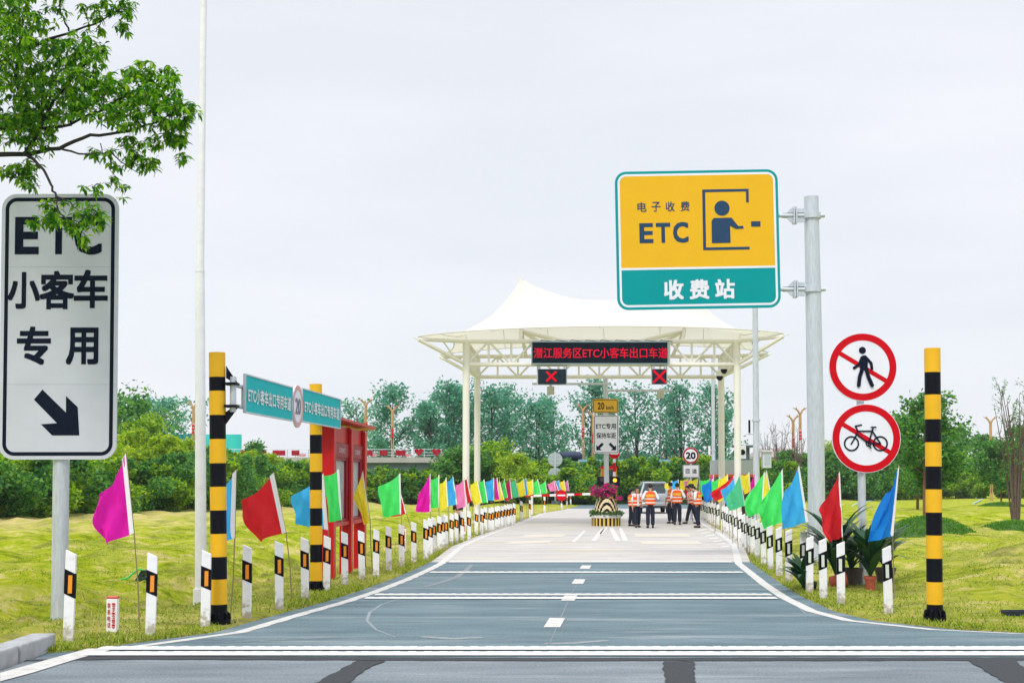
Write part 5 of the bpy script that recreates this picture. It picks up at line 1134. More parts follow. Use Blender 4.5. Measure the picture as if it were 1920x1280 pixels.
    for sx in (-1, 1):
        h, k_, a, t = joints[('leg', sx)]; m = MB(); m.tube([a + V((0, .05, -.04)), a + V((0, 0, -.035)), t + V((0, -.02, .005)), t + V((0, -.06, .0))], [.042, .05, .042, .02], 10); obj('shoe', m, M_SHOE, root, local=True)
    if cap:
        m = MB(); m.lathe([(.105, -.01), (.12, .03), (.115, .06), (.05, .085), (.001, .088)], ht + V((0, .005, .0)), 18); m.prism([(-.09, 0), (.09, 0), (.07, .012), (-.07, .012)], 0, .001); q = ht + V((0, -.10, .0)); m.box(q, (.17, .10, .012)); obj('cap', m, M_NAVYC, root, local=True)
    return root
PI = math.pi
person(1184.5, 986, 916, PI * .62, 'woman with a ponytail turned sideways, leftmost of the workers beside the planter', .04, (('front',), ('down',)), 0, .1, 'tail', female=True)
person(1195, 988.5, 914, 0.15, 'woman in orange vest walking toward the camera with her face visible', .16, (('down',), ('front',)), 0, 0, 'bun', female=True)
person(1219.5, 989.5, 908, PI, 'man in orange vest seen squarely from behind, standing alone behind the silver car', .02, (('hip',), ('hip',)), 0, 0, 'short')
person(1258.5, 981, 905, PI * 1.1, 'man with his back turned, left one of the two standing close right of the car', .03, (('down',), ('down',)), 0, .15, 'short')
person(1270, 983.5, 906.5, PI * .94, 'man with his back turned, right one of the two standing close right of the car', .03, (('hip',), ('down',)), 0, .1, 'short')
person(1297, 981.5, 911, -PI * .42, 'person in mid-stride facing left, half hidden behind the capped worker by the posts', .22, (('front',), ('front',)), .12, .3, 'bun', female=True)
person(1309, 989, 909, -PI * .68, 'capped worker with head bowed over a phone beside the right marker posts', .06, (('phone',), ('phone',)), .08, .6, 'tail', True, True)
person(859, 1000, 930, PI * .8, 'person in dark clothes standing almost hidden behind the left row of flags', .03, (('down',), ('down',)), 0, 0, 'short', vest=False)

# ================================================================ potted plants by the discs
M_STRAP = leafmat('strap_leaf', [(.010, .045, .022), (.018, .075, .03), (.035, .12, .04)], .15, .35); M_TERRA = mat('terracotta', (.42, .09, .05), .7, var=.2, scale=8); M_STUMP = mat('stump_bark', (.10, .085, .075), .9, var=.5, scale=14, bump=.6, stretch=(4, 4, .6))
def strap_plant(root, base, n, L, w, seed, lean=(0, 0), spread=1.0):
    r = random.Random(seed)
    for i in range(n):
        a = r.uniform(0, 2 * PI); up = r.uniform(.6, 1.05); LL = L * r.uniform(.7, 1.1); m = MB(); A_, B_ = [], []; K = 9
        d_ = Vector((math.cos(a) * spread + lean[0], math.sin(a) * spread + lean[1], 0)); pos = Vector(base) + Vector((0, 0, r.uniform(0, .28 * L))); el = up * 1.45
        for k in range(K + 1):
            t = k / K; wd = w * (math.sin(PI * (t * .86 + .1)) ** .8) * (1 - t ** 6); s_ = Vector((-d_.y, d_.x, 0)); s_ = s_.normalized() if s_.length > 1e-5 else Vector((1, 0, 0))
            A_.append(pos + s_ * wd / 2 + Vector((0, 0, .15 * wd))); B_.append(pos - s_ * wd / 2 + Vector((0, 0, .15 * wd)))
            C_ = pos.copy()
            pos = pos + (d_ * math.cos(el) + Vector((0, 0, math.sin(el)))) * LL / K; el -= (1.7 - up * .95) / K * (1.0 + t)
        m.grid([A_, B_]); obj('leaf', m, M_STRAP, root)
def pot(root, c, r, h, m_, name='pot', tip=None):
    m = MB(); m.lathe([(r * .74, 0), (r * .95, h * .8), (r * 1.05, h * .8), (r * 1.05, h), (r * .92, h), (r * .9, h * .86), (.001, h * .86)], (0, 0, 0), 24)
    M_ = Matrix.Rotation(tip, 3, 'Y') if tip else Matrix.Identity(3); m.v = [tuple(M_ @ Vector(q) + Vector(c)) for q in m.v]; obj(name, m, m_, root)
def pg(px, py): g = G(px, py); g.z = onground(g.x, g.y) - .02; return g
c = pg(1632, 1107); root = empty('potted_plant', c, 'upright dark green strap-leaved plant in a terracotta pot in front of disc pole', 'potted plant', 'potted strap-leaved plants'); pot(root, c, .095, .24, M_TERRA); strap_plant(root, c + Vector((0, 0, .22)), 60, .98, .13, 11)
c = pg(1566, 1103); root = empty('potted_plant', c, 'strap-leaved plant leaning behind posts from a tipped-over terracotta pot', 'potted plant', 'potted strap-leaved plants'); pot(root, c + Vector((-.08, 0, .1)), .12, .26, M_TERRA, tip=R(-80) * -1); strap_plant(root, c + Vector((.05, .15, .2)), 44, 1.15, .13, 12)
c = pg(1506, 1109); root = empty('potted_plant', c, 'low fallen strap-leaved plant sprawling over the verge at road edge', 'potted plant', 'potted strap-leaved plants'); strap_plant(root, c + Vector((0, 0, .04)), 40, .62, .11, 13, (-.3, -.2), 1.0); pot(root, c + Vector((.22, .1, .08)), .09, .2, mat('black_pot', (.012, .012, .012), .5), tip=R(-75))
c = pg(1660, 1096); root = empty('potted_plant', c, 'bushy dark strap-leaved plant in a round stump pot behind the last post', 'potted plant', 'potted strap-leaved plants'); pot(root, c, .17, .30, M_STUMP, 'stump_pot'); strap_plant(root, c + Vector((0, .05, .26)), 40, .85, .12, 14)
c = pg(1598, 1099); root = empty('potted_plant', c, 'dark spreading plant in a cut tree stump pot between two posts', 'potted plant', 'potted strap-leaved plants'); pot(root, c, .17, .31, M_STUMP, 'stump_pot'); strap_plant(root, c + Vector((0, .05, .26)), 36, .75, .11, 15)

# ================================================================ small things on the lawn
def utility_post(px, pyb, pyt, w, label, txt):
    g = G(px, pyb); z = onground(g.x, g.y); t = U(px, pyt, g.y).z; root = empty('utility_marker', (g.x, g.y, z), label, 'marker stake', None)
    m = MB(); m.box((g.x, g.y, (z + t) / 2 - .05), (w, w * .8, t - z + .1)); bd = obj('stake', m, M_WHITE, root, bevel=.012); m = MB(); m.box((g.x, g.y, t + .012), (w + .004, w * .8 + .004, .03)); obj('red_cap', m, mat('faded_red_cap', (.6, .12, .08), .5), root, bevel=.01)
    m = MB(); n = len(txt[0]); yy = g.y - w * .4 - .002
    for ci, s in enumerate(txt):
        for k, ch in enumerate(s):
            if ch == ' ': continue
            z1 = t - .05 - (t - z - .09) * k / len(s); h = (t - z - .09) / len(s) * .8; xx = g.x - w * .38 + ci * w * .42; m.text(ch, xx, xx + w * .30, z1 - h, z1, yy, 0, .015)
    obj('lettering', m, M_RED, bd, smooth=False)
utility_post(211, 1187, 1121, .125, 'short white stake with red writing and a red cap beside the magenta flag', ['联系电话', '19971641919'])
utility_post(757, 1035, 990, .12, 'white marker stake with red writing standing among the left posts', ['联系', '电话'])
utility_post(870, 1003, 980, .12, 'white marker stake with red dots glimpsed behind the left flags', ['光', '缆'])
g = G(262, 1098); z = onground(g.x, g.y); root = empty('hose_box', (g.x, g.y, z), 'open dark green hose box lying on the grass with a bright hose', 'hose box')
m = MB(); m.prism([(g.x - .1, z), (g.x + .02, z + .19), (g.x + .11, z + .19), (g.x + .0, z)], g.y, g.y + .2); m.box((g.x + .13, g.y + .1, z + .05), (.24, .24, .05)); obj('box', m, mat('dark_green_plastic', (.012, .04, .03), .4), root, smooth=False, bevel=.008)
m = MB(); m.tube([(g.x + .05, g.y - .02, z + .2), (g.x - .02, g.y - .03, z + .21), (g.x - .12, g.y - .02, z + .13), (g.x - .2, g.y, z + .06), (g.x - .32, g.y + .02, z + .03)], .016, 8); obj('hose', m, mat('green_hose', (.05, .55, .10), .4), root)
g = G(1905, 1158); z = onground(g.x, g.y); m = MB(); 
for s in (-1, 1): m.box((g.x, g.y + s * .12, z + .03), (.3, .015, .07)); m.box((g.x + s * .15, g.y, z + .03), (.015, .22, .07))
m.box((g.x, g.y, z + .005), (.3, .24, .012)); tag(obj('tray', m, mat('dark_tray', (.015, .022, .035), .5), loc=(g.x, g.y, z), smooth=False, bevel=.004), 'shallow dark plastic tray lying on grass at the right edge', 'tray')
M_HOSE = mat('pale_blue_hose', (.36, .62, .66), .5)
for i, (pts, lb) in enumerate((([(1593, 953), (1605, 948), (1640, 938), (1655, 930)], 'pale blue hose on the lawn between the discs pole and the big steel pole'), ([(1822, 947), (1838, 940), (1846, 932), (1838, 930), (1830, 937)], 'pale blue hose loop on the lawn right of the lone striped pole'), ([(1625, 909), (1640, 909.5), (1652, 913)], 'pale hose far across the lawn behind the discs pole'))):
    q = [G(*p) for p in pts]; m = MB(); m.tube([Vector((a.x, a.y, onground(a.x, a.y) + .04)) for a in q], .05, 6); c = q[0]; tag(obj('garden_hose', m, M_HOSE, loc=(c.x, c.y, 0)), lb, 'hose', 'hoses on the right lawn')

# ================================================================ overpass and things on it
BY = 112.0; P = Plane(BY, 860)
M_BRC = mat('bridge_concrete', (.46, .45, .41), .8, var=.18, scale=1.2, bump=.1); M_GIRD = mat('girder_teal', (.22, .31, .31), .7, var=.2, scale=1.0); M_RAIL = mat('rail_steel', (.48, .53, .56), .5, .2)
x0, x1 = P(400, 0)[0], P(835, 0)[0]; zt_, zm, zb2 = P(0, 857)[1], P(0, 867)[1], P(0, 882)[1]
root = empty('overpass', ((x0 + x1) / 2, BY, 0), 'long low concrete overpass crossing behind the left hedges', 'bridge')
m = MB(); m.box(((x0 + x1) / 2, BY + 4, (zt_ + zm) / 2), (x1 - x0, 8.6, zt_ - zm)); obj('deck', m, M_BRC, root, smooth=False)
m = MB(); m.box(((x0 + x1) / 2, BY + 4, (zm + zb2) / 2), (x1 - x0, 7.6, zm - zb2)); obj('girder', m, M_GIRD, root, smooth=False)
m = MB(); n = 22
for i in range(n + 1):
    xx = x0 + (x1 - x0) * i / n; m.tube([(xx, BY + .1, zt_), (xx, BY + .1, P(0, 842)[1])], .035, 6)
for py in (842, 848, 853): m.tube([(x0, BY + .1, P(0, py)[1]), (x1, BY + .1, P(0, py)[1])], .028, 6)
obj('railing', m, M_RAIL, root)
for px in (480, 600, 720): m = MB(); m.tube([(P(px, 0)[0], BY + 4, -.5), (P(px, 0)[0], BY + 4, zb2)], .55, 16); obj('pier', m, M_BRC, root)
def heart(cx, cz, s): return [(cx + s * .062 * (16 * math.sin(t) ** 3) / 1.0, cz + s * .062 * (13 * math.cos(t) - 5 * math.cos(2 * t) - 2 * math.cos(3 * t) - math.cos(4 * t))) for t in np.linspace(0, 2 * PI, 32)[:-1]]
hx = [458, 490, 523, 554, 600, 687, 719, 751, 785, 818]
for i, px in enumerate(hx):
    q = P(px, 847); w = .22
    root = empty('red_ornament', (q[0], BY + .4, zt_), f'red {"heart" if px > 780 else "block"} ornament on the overpass railing, {nth(i + 1)} from its left end', 'ornament', 'red ornaments along the overpass')
    m = MB(); (m.prism(heart(q[0], q[1], .36), BY - .02, BY + .03) if px > 780 else m.box((q[0], BY, q[1] - .08), (.62 + .2 * (i % 3), .3, .42))); m.tube([(q[0], BY + .01, q[1] - .2), (q[0], BY + .01, zt_)], .02, 6); obj('heart' if px > 780 else 'block', m, mat('crimson_panel', (.42, .012, .03), .7, spec=.1, var=.35, scale=3), root, smooth=False)
    if i % 2:
        m = MB(); m.box((q[0] + .6, BY - .01, P(0, 853)[1]), (.55, .03, .24)); obj('banner', m, mat('pink_banner', (.75, .35, .38), .6, var=.5, scale=14), root, smooth=False)
# highway beyond on its bank: blue rail and a tank lorry
root = empty('guard_rail', (P(1250, 0)[0], BY + 4, 3.2), 'pale blue guard rail along the raised road behind the hedge', 'guard rail')
m = MB(); a, b_ = P(1090, 862)[0], P(1420, 862)[0]; z = P(0, 862)[1]; m.box(((a + b_) / 2, BY + 4, z), (b_ - a, .08, .22)); obj('beam', m, mat('rail_blue', (.22, .42, .55), .5), root, smooth=False)
m = MB(); 
for i in range(16): xx = a + (b_ - a) * i / 15; m.tube([(xx, BY + 4.1, z - 1.4), (xx, BY + 4.1, z + .1)], .06, 6)
obj('rail_post', m, M_RAIL, root)
Y = 118.0; P2 = Plane(Y, 860); a, b_ = P2(1050, 857), P2(1094, 857); zc = P2(0, 855)[1]; M_TANK = mat('tank_navy', (.015, .03, .07), .45)
root = empty('tank_truck', ((a[0] + b_[0]) / 2, Y, zc - 1.2), 'dark tank lorry on the raised road seen between the trees', 'truck')
m = MB(); m.tube([(a[0], Y, zc), (a[0] + .15, Y, zc), (b_[0] - .3, Y, zc), (b_[0] - .12, Y, zc)], [.25, .42, .42, .2], 18); obj('tank', m, M_TANK, root)
m = MB(); m.box((a[0] - .45, Y, zc - .05), (.6, 1.1, .9)); obj('cab', m, M_TANK, root, bevel=.08)
for dx in (.3, .8, 1.9): m = MB(); m.cyl((a[0] + dx, Y - .5, zc - .62), (a[0] + dx, Y - .3, zc - .62), .28, n=16); obj('wheel', m, M_TYR, root)
# raised bank under that road
m = MB(); zr = P(0, 868)[1]; xa, xb_ = P(800, 0)[0], P(1425, 0)[0]
pr = [(BY - 7, -.4), (BY + 1, zr), (BY + 16, zr), (BY + 26, -.4)]
v = [(xx, y, z) for xx in (xa, xb_) for y, z in pr]; m.add(v, [(0, 1, 5, 4), (1, 2, 6, 5), (2, 3, 7, 6), (0, 4, 7, 3), (0, 3, 2, 1), (4, 5, 6, 7)]); tag(obj('embankment', m, mat('bank_soil', (.06, .09, .02), .9, var=.4, scale=.6), smooth=False), kind='structure')

# billboards
def billboard(x0, x1, y0, y1, Y, label, cols, char=None):
    P = Plane(Y); b_ = P.box(x0, y0, x1, y1); root = empty('billboard', ((b_[0] + b_[1]) / 2, Y, 0), label, 'billboard')
    m = MB(); m.prism([(b_[0], b_[2]), (b_[1], b_[2]), (b_[1], b_[3]), (b_[0], b_[3])], Y - .15, Y + .3); bd = obj('panel', m, mat('billboard_' + label.split()[0] + label.split()[1], cols[0], .5, var=.9, scale=.18, col2=cols[1]), root, smooth=False)
    m = MB(); 
    for t in (.25, .75): xx = b_[0] + (b_[1] - b_[0]) * t; m.tube([(xx, Y + .2, -.2), (xx, Y + .2, b_[2])], .3, 12)
    obj('leg', m, M_RAIL, root)
    if char: q = P.box(347, 823, 360, 841); m = MB(); m.text(char, *q, Y - .16, 0, .02); obj('lettering', m, mat('cream_ink', (.75, .74, .6), .6), bd, smooth=False)
billboard(323, 366, 813.5, 870, 150, 'dark teal billboard with one cream character above the hedge', ((.0, .16, .22), (.02, .26, .30)), '園')
billboard(385, 452, 814, 870, 150, 'bright turquoise billboard just right of the near striped pole', ((.02, .45, .48), (.05, .62, .60)))

# ornamental lamp posts with antler arms and red lanterns
M_LAMP = mat('lamp_tan', (.50, .30, .14), .6, var=.2, scale=3); M_LANT = mat('lantern_red', (.62, .02, .03), .5)
def wing_lamp(px, py, Y, label, s=1.0):
    t = U(px, py, Y); root = empty('lamp_post', (t.x, Y, 0), label, 'street lamp', 'antler lamp posts with red lanterns'); k = Y / FPX
    top = t.z - 9 * k * s
    m = MB()
    for dx in (-1.7, 1.7): m.tube([(t.x + dx * k * s, Y, -.1), (t.x + dx * k * s, Y, top - 5 * k)], 1.0 * k * s, 8)
    m.tube([(t.x, Y, top - 32 * k * s), (t.x, Y, top)], 2.0 * k * s, 8); obj('column', m, M_LAMP, root)
    for sx in (-1, 1):
        m = MB(); m.tube([(t.x, Y, top - 4 * k), (t.x + sx * 4 * k * s, Y, top + 3.5 * k * s), (t.x + sx * 8 * k * s, Y, top + 6.5 * k * s), (t.x + sx * 14 * k * s, Y, top + 9 * k * s)], [2.2 * k * s, 1.8 * k * s, 1.5 * k * s, .3 * k * s], 8)
        m.tube([(t.x + sx * 6 * k * s, Y, top + 5 * k * s), (t.x + sx * 8 * k * s, Y - 3 * k, top + 10 * k * s)], [1.4 * k * s, .3 * k * s], 6); obj('wing_arm', m, M_LAMP, root)
    m = MB()
    for i in range(3): m.lathe([(.8 * k, -2.4 * k), (2.6 * k, -1.2 * k), (2.9 * k, 0), (2.6 * k, 1.2 * k), (.8 * k, 2.4 * k)], (t.x, Y - 1.5 * k, top - (37 + i * 6.2) * k * s), 12)
    obj('lantern', m, M_LANT, root)
wing_lamp(363, 752, 125, 'antler lamp post with red lanterns directly left of the tall white pole'); wing_lamp(686, 748, 106, 'antler lamp post with red lanterns rising behind the notice board roof'); wing_lamp(736, 760, 118, 'antler lamp post with red lanterns standing free left of the canopy')
wing_lamp(1093, 758, 130, 'antler lamp post with red lanterns just left of the island mast signs'); wing_lamp(1112, 769, 145, 'antler lamp post with red lanterns mostly hidden behind the island mast signs'); wing_lamp(1500, 764, 125, 'taller antler lamp post by the big sign pole, with red lanterns'); wing_lamp(1487, 778, 140, 'lower antler lamp post left of its taller twin by the big sign pole'); wing_lamp(1857, 781, 120, 'antler lamp post among bare branches at the right edge')

# ================================================================ vegetation
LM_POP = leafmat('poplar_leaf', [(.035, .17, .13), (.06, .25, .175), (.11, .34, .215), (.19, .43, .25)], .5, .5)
LM_HEDGE = leafmat('hedge_leaf', [(.05, .16, .015), (.14, .30, .02), (.28, .44, .03), (.42, .54, .05)], .5)
LM_DARK = leafmat('dark_leaf', [(.02, .10, .03), (.05, .18, .038), (.10, .27, .045), (.19, .38, .06)], .45)
LM_LIME = leafmat('lime_leaf', [(.11, .24, .015), (.22, .37, .02), (.35, .47, .03), (.47, .54, .06)], .45)
M_BARK = mat('grey_bark', (.10, .095, .085), .9, var=.4, scale=6); M_BROWN = mat('orange_bark', (.22, .11, .055), .9, var=.4, scale=6); M_DBARK = mat('dark_bark', (.035, .032, .03), .9, var=.4, scale=8)
def tree(loc, H, W_, label, cat, lm, bark, seed, base=.25, nl=26, per=150, leaf=.3, group=None, name='tree', stems=1, oval=1.0, cl=.17, trunk=None):
    r = random.Random(seed); root = empty(name, loc, label, cat, group); L = Vector(loc); m = MB(); cs = []
    tr_ = trunk or H * .018
    for s_ in range(stems):
        off = Vector((r.uniform(-.08, .08) * W_ * (stems > 1), r.uniform(-.05, .05) * W_, 0)); tip = Vector((off.x * 3 + r.uniform(-.05, .05) * W_, r.uniform(-.05, .05) * W_, H * r.uniform(.86, .96)))
        axp = [off * .3, off.lerp(tip, .33) + Vector((r.uniform(-.03, .03) * W_, 0, 0)), off.lerp(tip, .66), tip]; axp[0].z = -.15
        m.tube([L + p for p in axp], [tr_ / stems ** .5, tr_ * .75 / stems ** .5, tr_ * .45 / stems ** .5, tr_ * .12], 9)
        for i in range(nl // stems):
            t = base + (1 - base) * ((i + r.random()) / (nl // stems)); p = axp[0].lerp(tip, t); a = r.uniform(0, 2 * PI)
            prof = math.sin(PI * min(.97, (.16 + .84 * (t - base) / (1 - base)) ** .8)) ** .7
            ln_ = W_ * .5 * prof * r.uniform(.55, 1.05); up = r.uniform(.5, 1.1) * ln_ * oval
            e = p + Vector((math.cos(a) * ln_, math.sin(a) * ln_, up)); e.z = min(e.z, H * .97); mid = p.lerp(e, .5) - Vector((0, 0, .08 * ln_))
            m.tube([L + p, L + mid, L + e], [tr_ * .28, tr_ * .18, tr_ * .06], 5)
            for q, k in ((e, 1.0), (mid.lerp(e, .45), .85)): R_ = cl * W_ * k * r.uniform(.75, 1.25); cs.append((L.x + q.x, L.y + q.y, L.z + q.z, R_, R_, R_ * .8))
            if ln_ > .3 * W_: q = mid; R_ = cl * W_ * .7; cs.append((L.x + q.x, L.y + q.y, L.z + q.z, R_, R_, R_ * .7))
    obj('trunk', m, bark, root); v, f = leaf_quads(blob_pts(cs, max(8, per // 3), seed, .1), leaf, .62, seed + 1); np_obj('crown', v, f, lm, root); return root
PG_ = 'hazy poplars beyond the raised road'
def poplar(px, ytop, Y, seed, label, W_=6.0, per=150, nl=30, base=.13, lf=.38, lm=None):
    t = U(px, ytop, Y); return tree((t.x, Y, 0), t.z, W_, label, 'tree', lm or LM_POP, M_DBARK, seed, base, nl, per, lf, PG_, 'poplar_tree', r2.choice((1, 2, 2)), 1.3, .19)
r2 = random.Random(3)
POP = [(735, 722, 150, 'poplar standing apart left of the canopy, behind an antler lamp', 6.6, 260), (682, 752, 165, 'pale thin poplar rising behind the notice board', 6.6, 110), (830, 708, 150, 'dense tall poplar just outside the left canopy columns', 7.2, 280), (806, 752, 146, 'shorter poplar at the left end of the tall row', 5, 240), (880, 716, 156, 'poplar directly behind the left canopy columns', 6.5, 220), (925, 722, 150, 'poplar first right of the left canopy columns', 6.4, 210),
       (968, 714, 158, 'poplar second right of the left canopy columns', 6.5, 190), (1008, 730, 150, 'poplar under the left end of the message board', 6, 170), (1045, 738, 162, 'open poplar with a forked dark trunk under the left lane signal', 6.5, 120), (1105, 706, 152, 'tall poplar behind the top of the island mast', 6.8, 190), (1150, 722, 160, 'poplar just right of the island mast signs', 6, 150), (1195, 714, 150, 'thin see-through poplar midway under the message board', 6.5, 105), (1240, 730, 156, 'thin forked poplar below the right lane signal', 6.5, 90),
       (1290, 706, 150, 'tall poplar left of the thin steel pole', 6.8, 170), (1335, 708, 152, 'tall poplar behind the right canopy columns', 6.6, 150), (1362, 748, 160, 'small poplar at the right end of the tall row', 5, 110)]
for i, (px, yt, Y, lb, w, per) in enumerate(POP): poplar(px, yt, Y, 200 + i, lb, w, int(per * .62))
t = U(232, 742, 95); tree((t.x, 95, 0), t.z, 8, 'dark bushy tree rising behind the right edge of tall ETC sign', 'tree', LM_DARK, M_DBARK, 301, .15, 30, 260, .3, None, 'broadleaf_tree')
t = U(275, 775, 92); tree((t.x, 92, 0), t.z, 5, 'bright green tree between the tall ETC sign and dark billboard', 'tree', LM_HEDGE, M_DBARK, 302, .15, 24, 240, .26, None, 'broadleaf_tree')
t = U(318, 748, 130); tree((t.x, 130, 0), t.z, 8, 'airy poplar with upright tufts above the dark billboard', 'tree', LM_POP, M_DBARK, 303, .2, 30, 110, .34, None, 'poplar_tree', 2, 1.5, .12)
t = U(640, 838, 100); tree((P(655, 0)[0] - 5.6, 100, 0), 5.0, 3.4, 'small dark tree in front of overpass left of the far striped pole', 'tree', LM_DARK, M_DBARK, 304, .1, 20, 220, .24, None, 'broadleaf_tree')
# hedge masses
def shrub_mass(name, specs, lm, label, leaf, per, seed):
    cs = []; r = random.Random(seed)
    for (x, y, h, w) in specs:
        for k in range(9):
            a = r.uniform(0, 2 * PI); q = r.random() ** .6 * w * .5; zz = h * r.uniform(.12, .78); R_ = min(h * .26, w * .3) * r.uniform(.7, 1.15)
            cs.append((x + math.cos(a) * q, y + math.sin(a) * q, zz, R_, R_, R_ * .8))
        for k in range(4): R_ = h * .09; cs.append((x + r.uniform(-.4, .4) * w, y + r.uniform(-.4, .4) * w, h * r.uniform(.78, .94), R_, R_, R_))
    v, f = leaf_quads(blob_pts(cs, per, seed, .25), leaf, .6, seed + 1, .8); o = np_obj(name, v, f, lm); tag(o, label, 'hedge', kind='stuff'); return o
def hedge_line(pts, n, hfun, wfun, seed):
    r = random.Random(seed); out = []
    for i in range(n):
        t = i / (n - 1) * (len(pts) - 1); k = min(int(t), len(pts) - 2); f = t - k; x = pts[k][0] + (pts[k + 1][0] - pts[k][0]) * f; y = pts[k][1] + (pts[k + 1][1] - pts[k][1]) * f
        out.append((x + r.uniform(-.5, .5), y + r.uniform(-1.2, 1.2), hfun(x, y) * r.uniform(.85, 1.12), wfun(x, y)))
    return out
hp = [(-26, 50), (-20.8, 54), (-17.6, 70), (-16.5, 88), (-13.5, 104)]
h1 = hedge_line(hp, 46, lambda x, y: 3.1 if y < 72 else (3.3 if y < 95 else 2.3), lambda x, y: 4.0, 5)
shrub_mass('hedge', h1[::2], LM_HEDGE, 'long lime green hedge across the back of the left lawn', .20, 330, 21)
shrub_mass('hedge', h1[1::2], LM_DARK, 'darker shrubs mixed through the left hedge', .20, 300, 22)
h1b = hedge_line([(x - 2.5, y + 3.5) for x, y in hp], 34, lambda x, y: 4.1 if y < 80 else 3.6, lambda x, y: 4.5, 6)
shrub_mass('hedge', h1b, LM_LIME, 'yellow green crest of the taller shrubs behind the left hedge', .22, 260, 23)
h2 = hedge_line([(P(690, 0)[0], 107), (P(790, 0)[0], 106), (P(930, 0)[0], 103), (P(1100, 0)[0], 104)], 30, lambda x, y: 2.6, lambda x, y: 4, 7)
shrub_mass('hedge', h2[::2], LM_DARK, 'dark green shrubs under the right end of the overpass', .26, 300, 24); shrub_mass('hedge', h2[1::2], LM_HEDGE, 'bright shrubs in front of the overpass behind the flags', .26, 280, 25)
h3 = hedge_line([(P(830, 0)[0], 109.5), (P(1100, 0)[0], 108.5), (P(1440, 0)[0], 106.5)], 44, lambda x, y: 3.5, lambda x, y: 4.5, 8)
shrub_mass('hedge', h3[::2], LM_HEDGE, 'mid green shrubs covering the bank behind the toll lanes', .26, 300, 26); shrub_mass('hedge', h3[1::2], LM_DARK, 'dark shrubs covering the bank behind the toll lanes', .26, 280, 27)
t = U(858, 846, 101); tree((t.x, 101, 0), t.z, 4.6, 'dark round tree where the overpass meets the bank', 'tree', LM_DARK, M_DBARK, 305, .08, 24, 330, .28, None, 'broadleaf_tree')
t = U(912, 832, 103); tree((t.x, 103, 0), t.z, 4.6, 'mid green tree right of the left canopy columns on bank', 'tree', LM_HEDGE, M_DBARK, 306, .08, 22, 280, .28, None, 'broadleaf_tree')
t = U(965, 850, 97); tree((t.x, 97, 0), t.z, 3.2, 'yellow green young tree in front of the bank behind flags', 'tree', LM_LIME, M_DBARK, 307, .08, 20, 200, .22, None, 'broadleaf_tree')
# distant woods
def woods(specs, label, seed, lm, leaf): shrub_mass('distant_wood', specs, lm, label, leaf, 240, seed)
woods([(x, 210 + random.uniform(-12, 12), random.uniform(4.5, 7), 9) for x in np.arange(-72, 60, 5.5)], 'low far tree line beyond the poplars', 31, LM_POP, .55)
woods([(x, 190 + random.uniform(-15, 15), 3.5 + 6 * math.exp(-((x - 66) / 20) ** 2) + random.uniform(-1, 1), 9) for x in np.arange(42, 110, 4)], 'dark wooded rise at the right behind the lawn', 32, LM_DARK, .5)
shrub_mass('hedge', hedge_line([(P(1430, 0)[0], 128), (40, 135), (62, 128)], 30, lambda x, y: 3.0, lambda x, y: 5, 9), LM_HEDGE, 'green shrubs along the far edge of the right lawn', .32, 240, 33)
shrub_mass('hedge', hedge_line([(P(1550, 0)[0], 124), (P(1700, 0)[0], 122)], 10, lambda x, y: 4.2, lambda x, y: 4.5, 10), LM_DARK, 'dark shrubs behind the discs pole across the lawn', .3, 300, 34)
# trees on the right lawn
def ltree(px, pyb, ytop, w, seed, lm, label, per=230, leaf=.16, base=.24, bark=None, nl=28):
    g = G(px, pyb); t = U(px, ytop, g.y); return tree((g.x, g.y, onground(g.x, g.y)), t.z, w, label, 'tree', lm, bark or M_BROWN, seed, base, nl, per, leaf, 'young trees on the right lawn', 'lawn_tree', 1, .9, .15, t.z * .016)
ltree(1734, 992, 745, 3.0, 401, LM_DARK, 'leafy lawn tree on a dark turf mound directly behind the lone striped pole', 300, .15)
ltree(1720, 958, 780, 5.0, 402, LM_DARK, 'broad dark lawn tree further back, behind the lone striped pole', 300, .2, .16)
ltree(1657, 937, 800, 4.6, 403, LM_DARK, 'lawn tree between the discs pole and the lone striped pole', 260, .22, .25)
ltree(1611, 934, 815, 4.6, 404, LM_HEDGE, 'brighter lawn tree half hidden by the discs pole', 240, .22, .28)
ltree(1878, 951, 835, 4.6, 405, LM_DARK, 'round lawn tree on an orange trunk at the right', 300, .22, .2)
ltree(1780, 935, 850, 5.0, 406, LM_HEDGE, 'light green lawn tree beyond the lone striped pole', 220, .25, .2)
ltree(1565, 930, 820, 4.4, 407, LM_LIME, 'yellow green lawn tree just right of the big sign pole', 220, .24, .2)
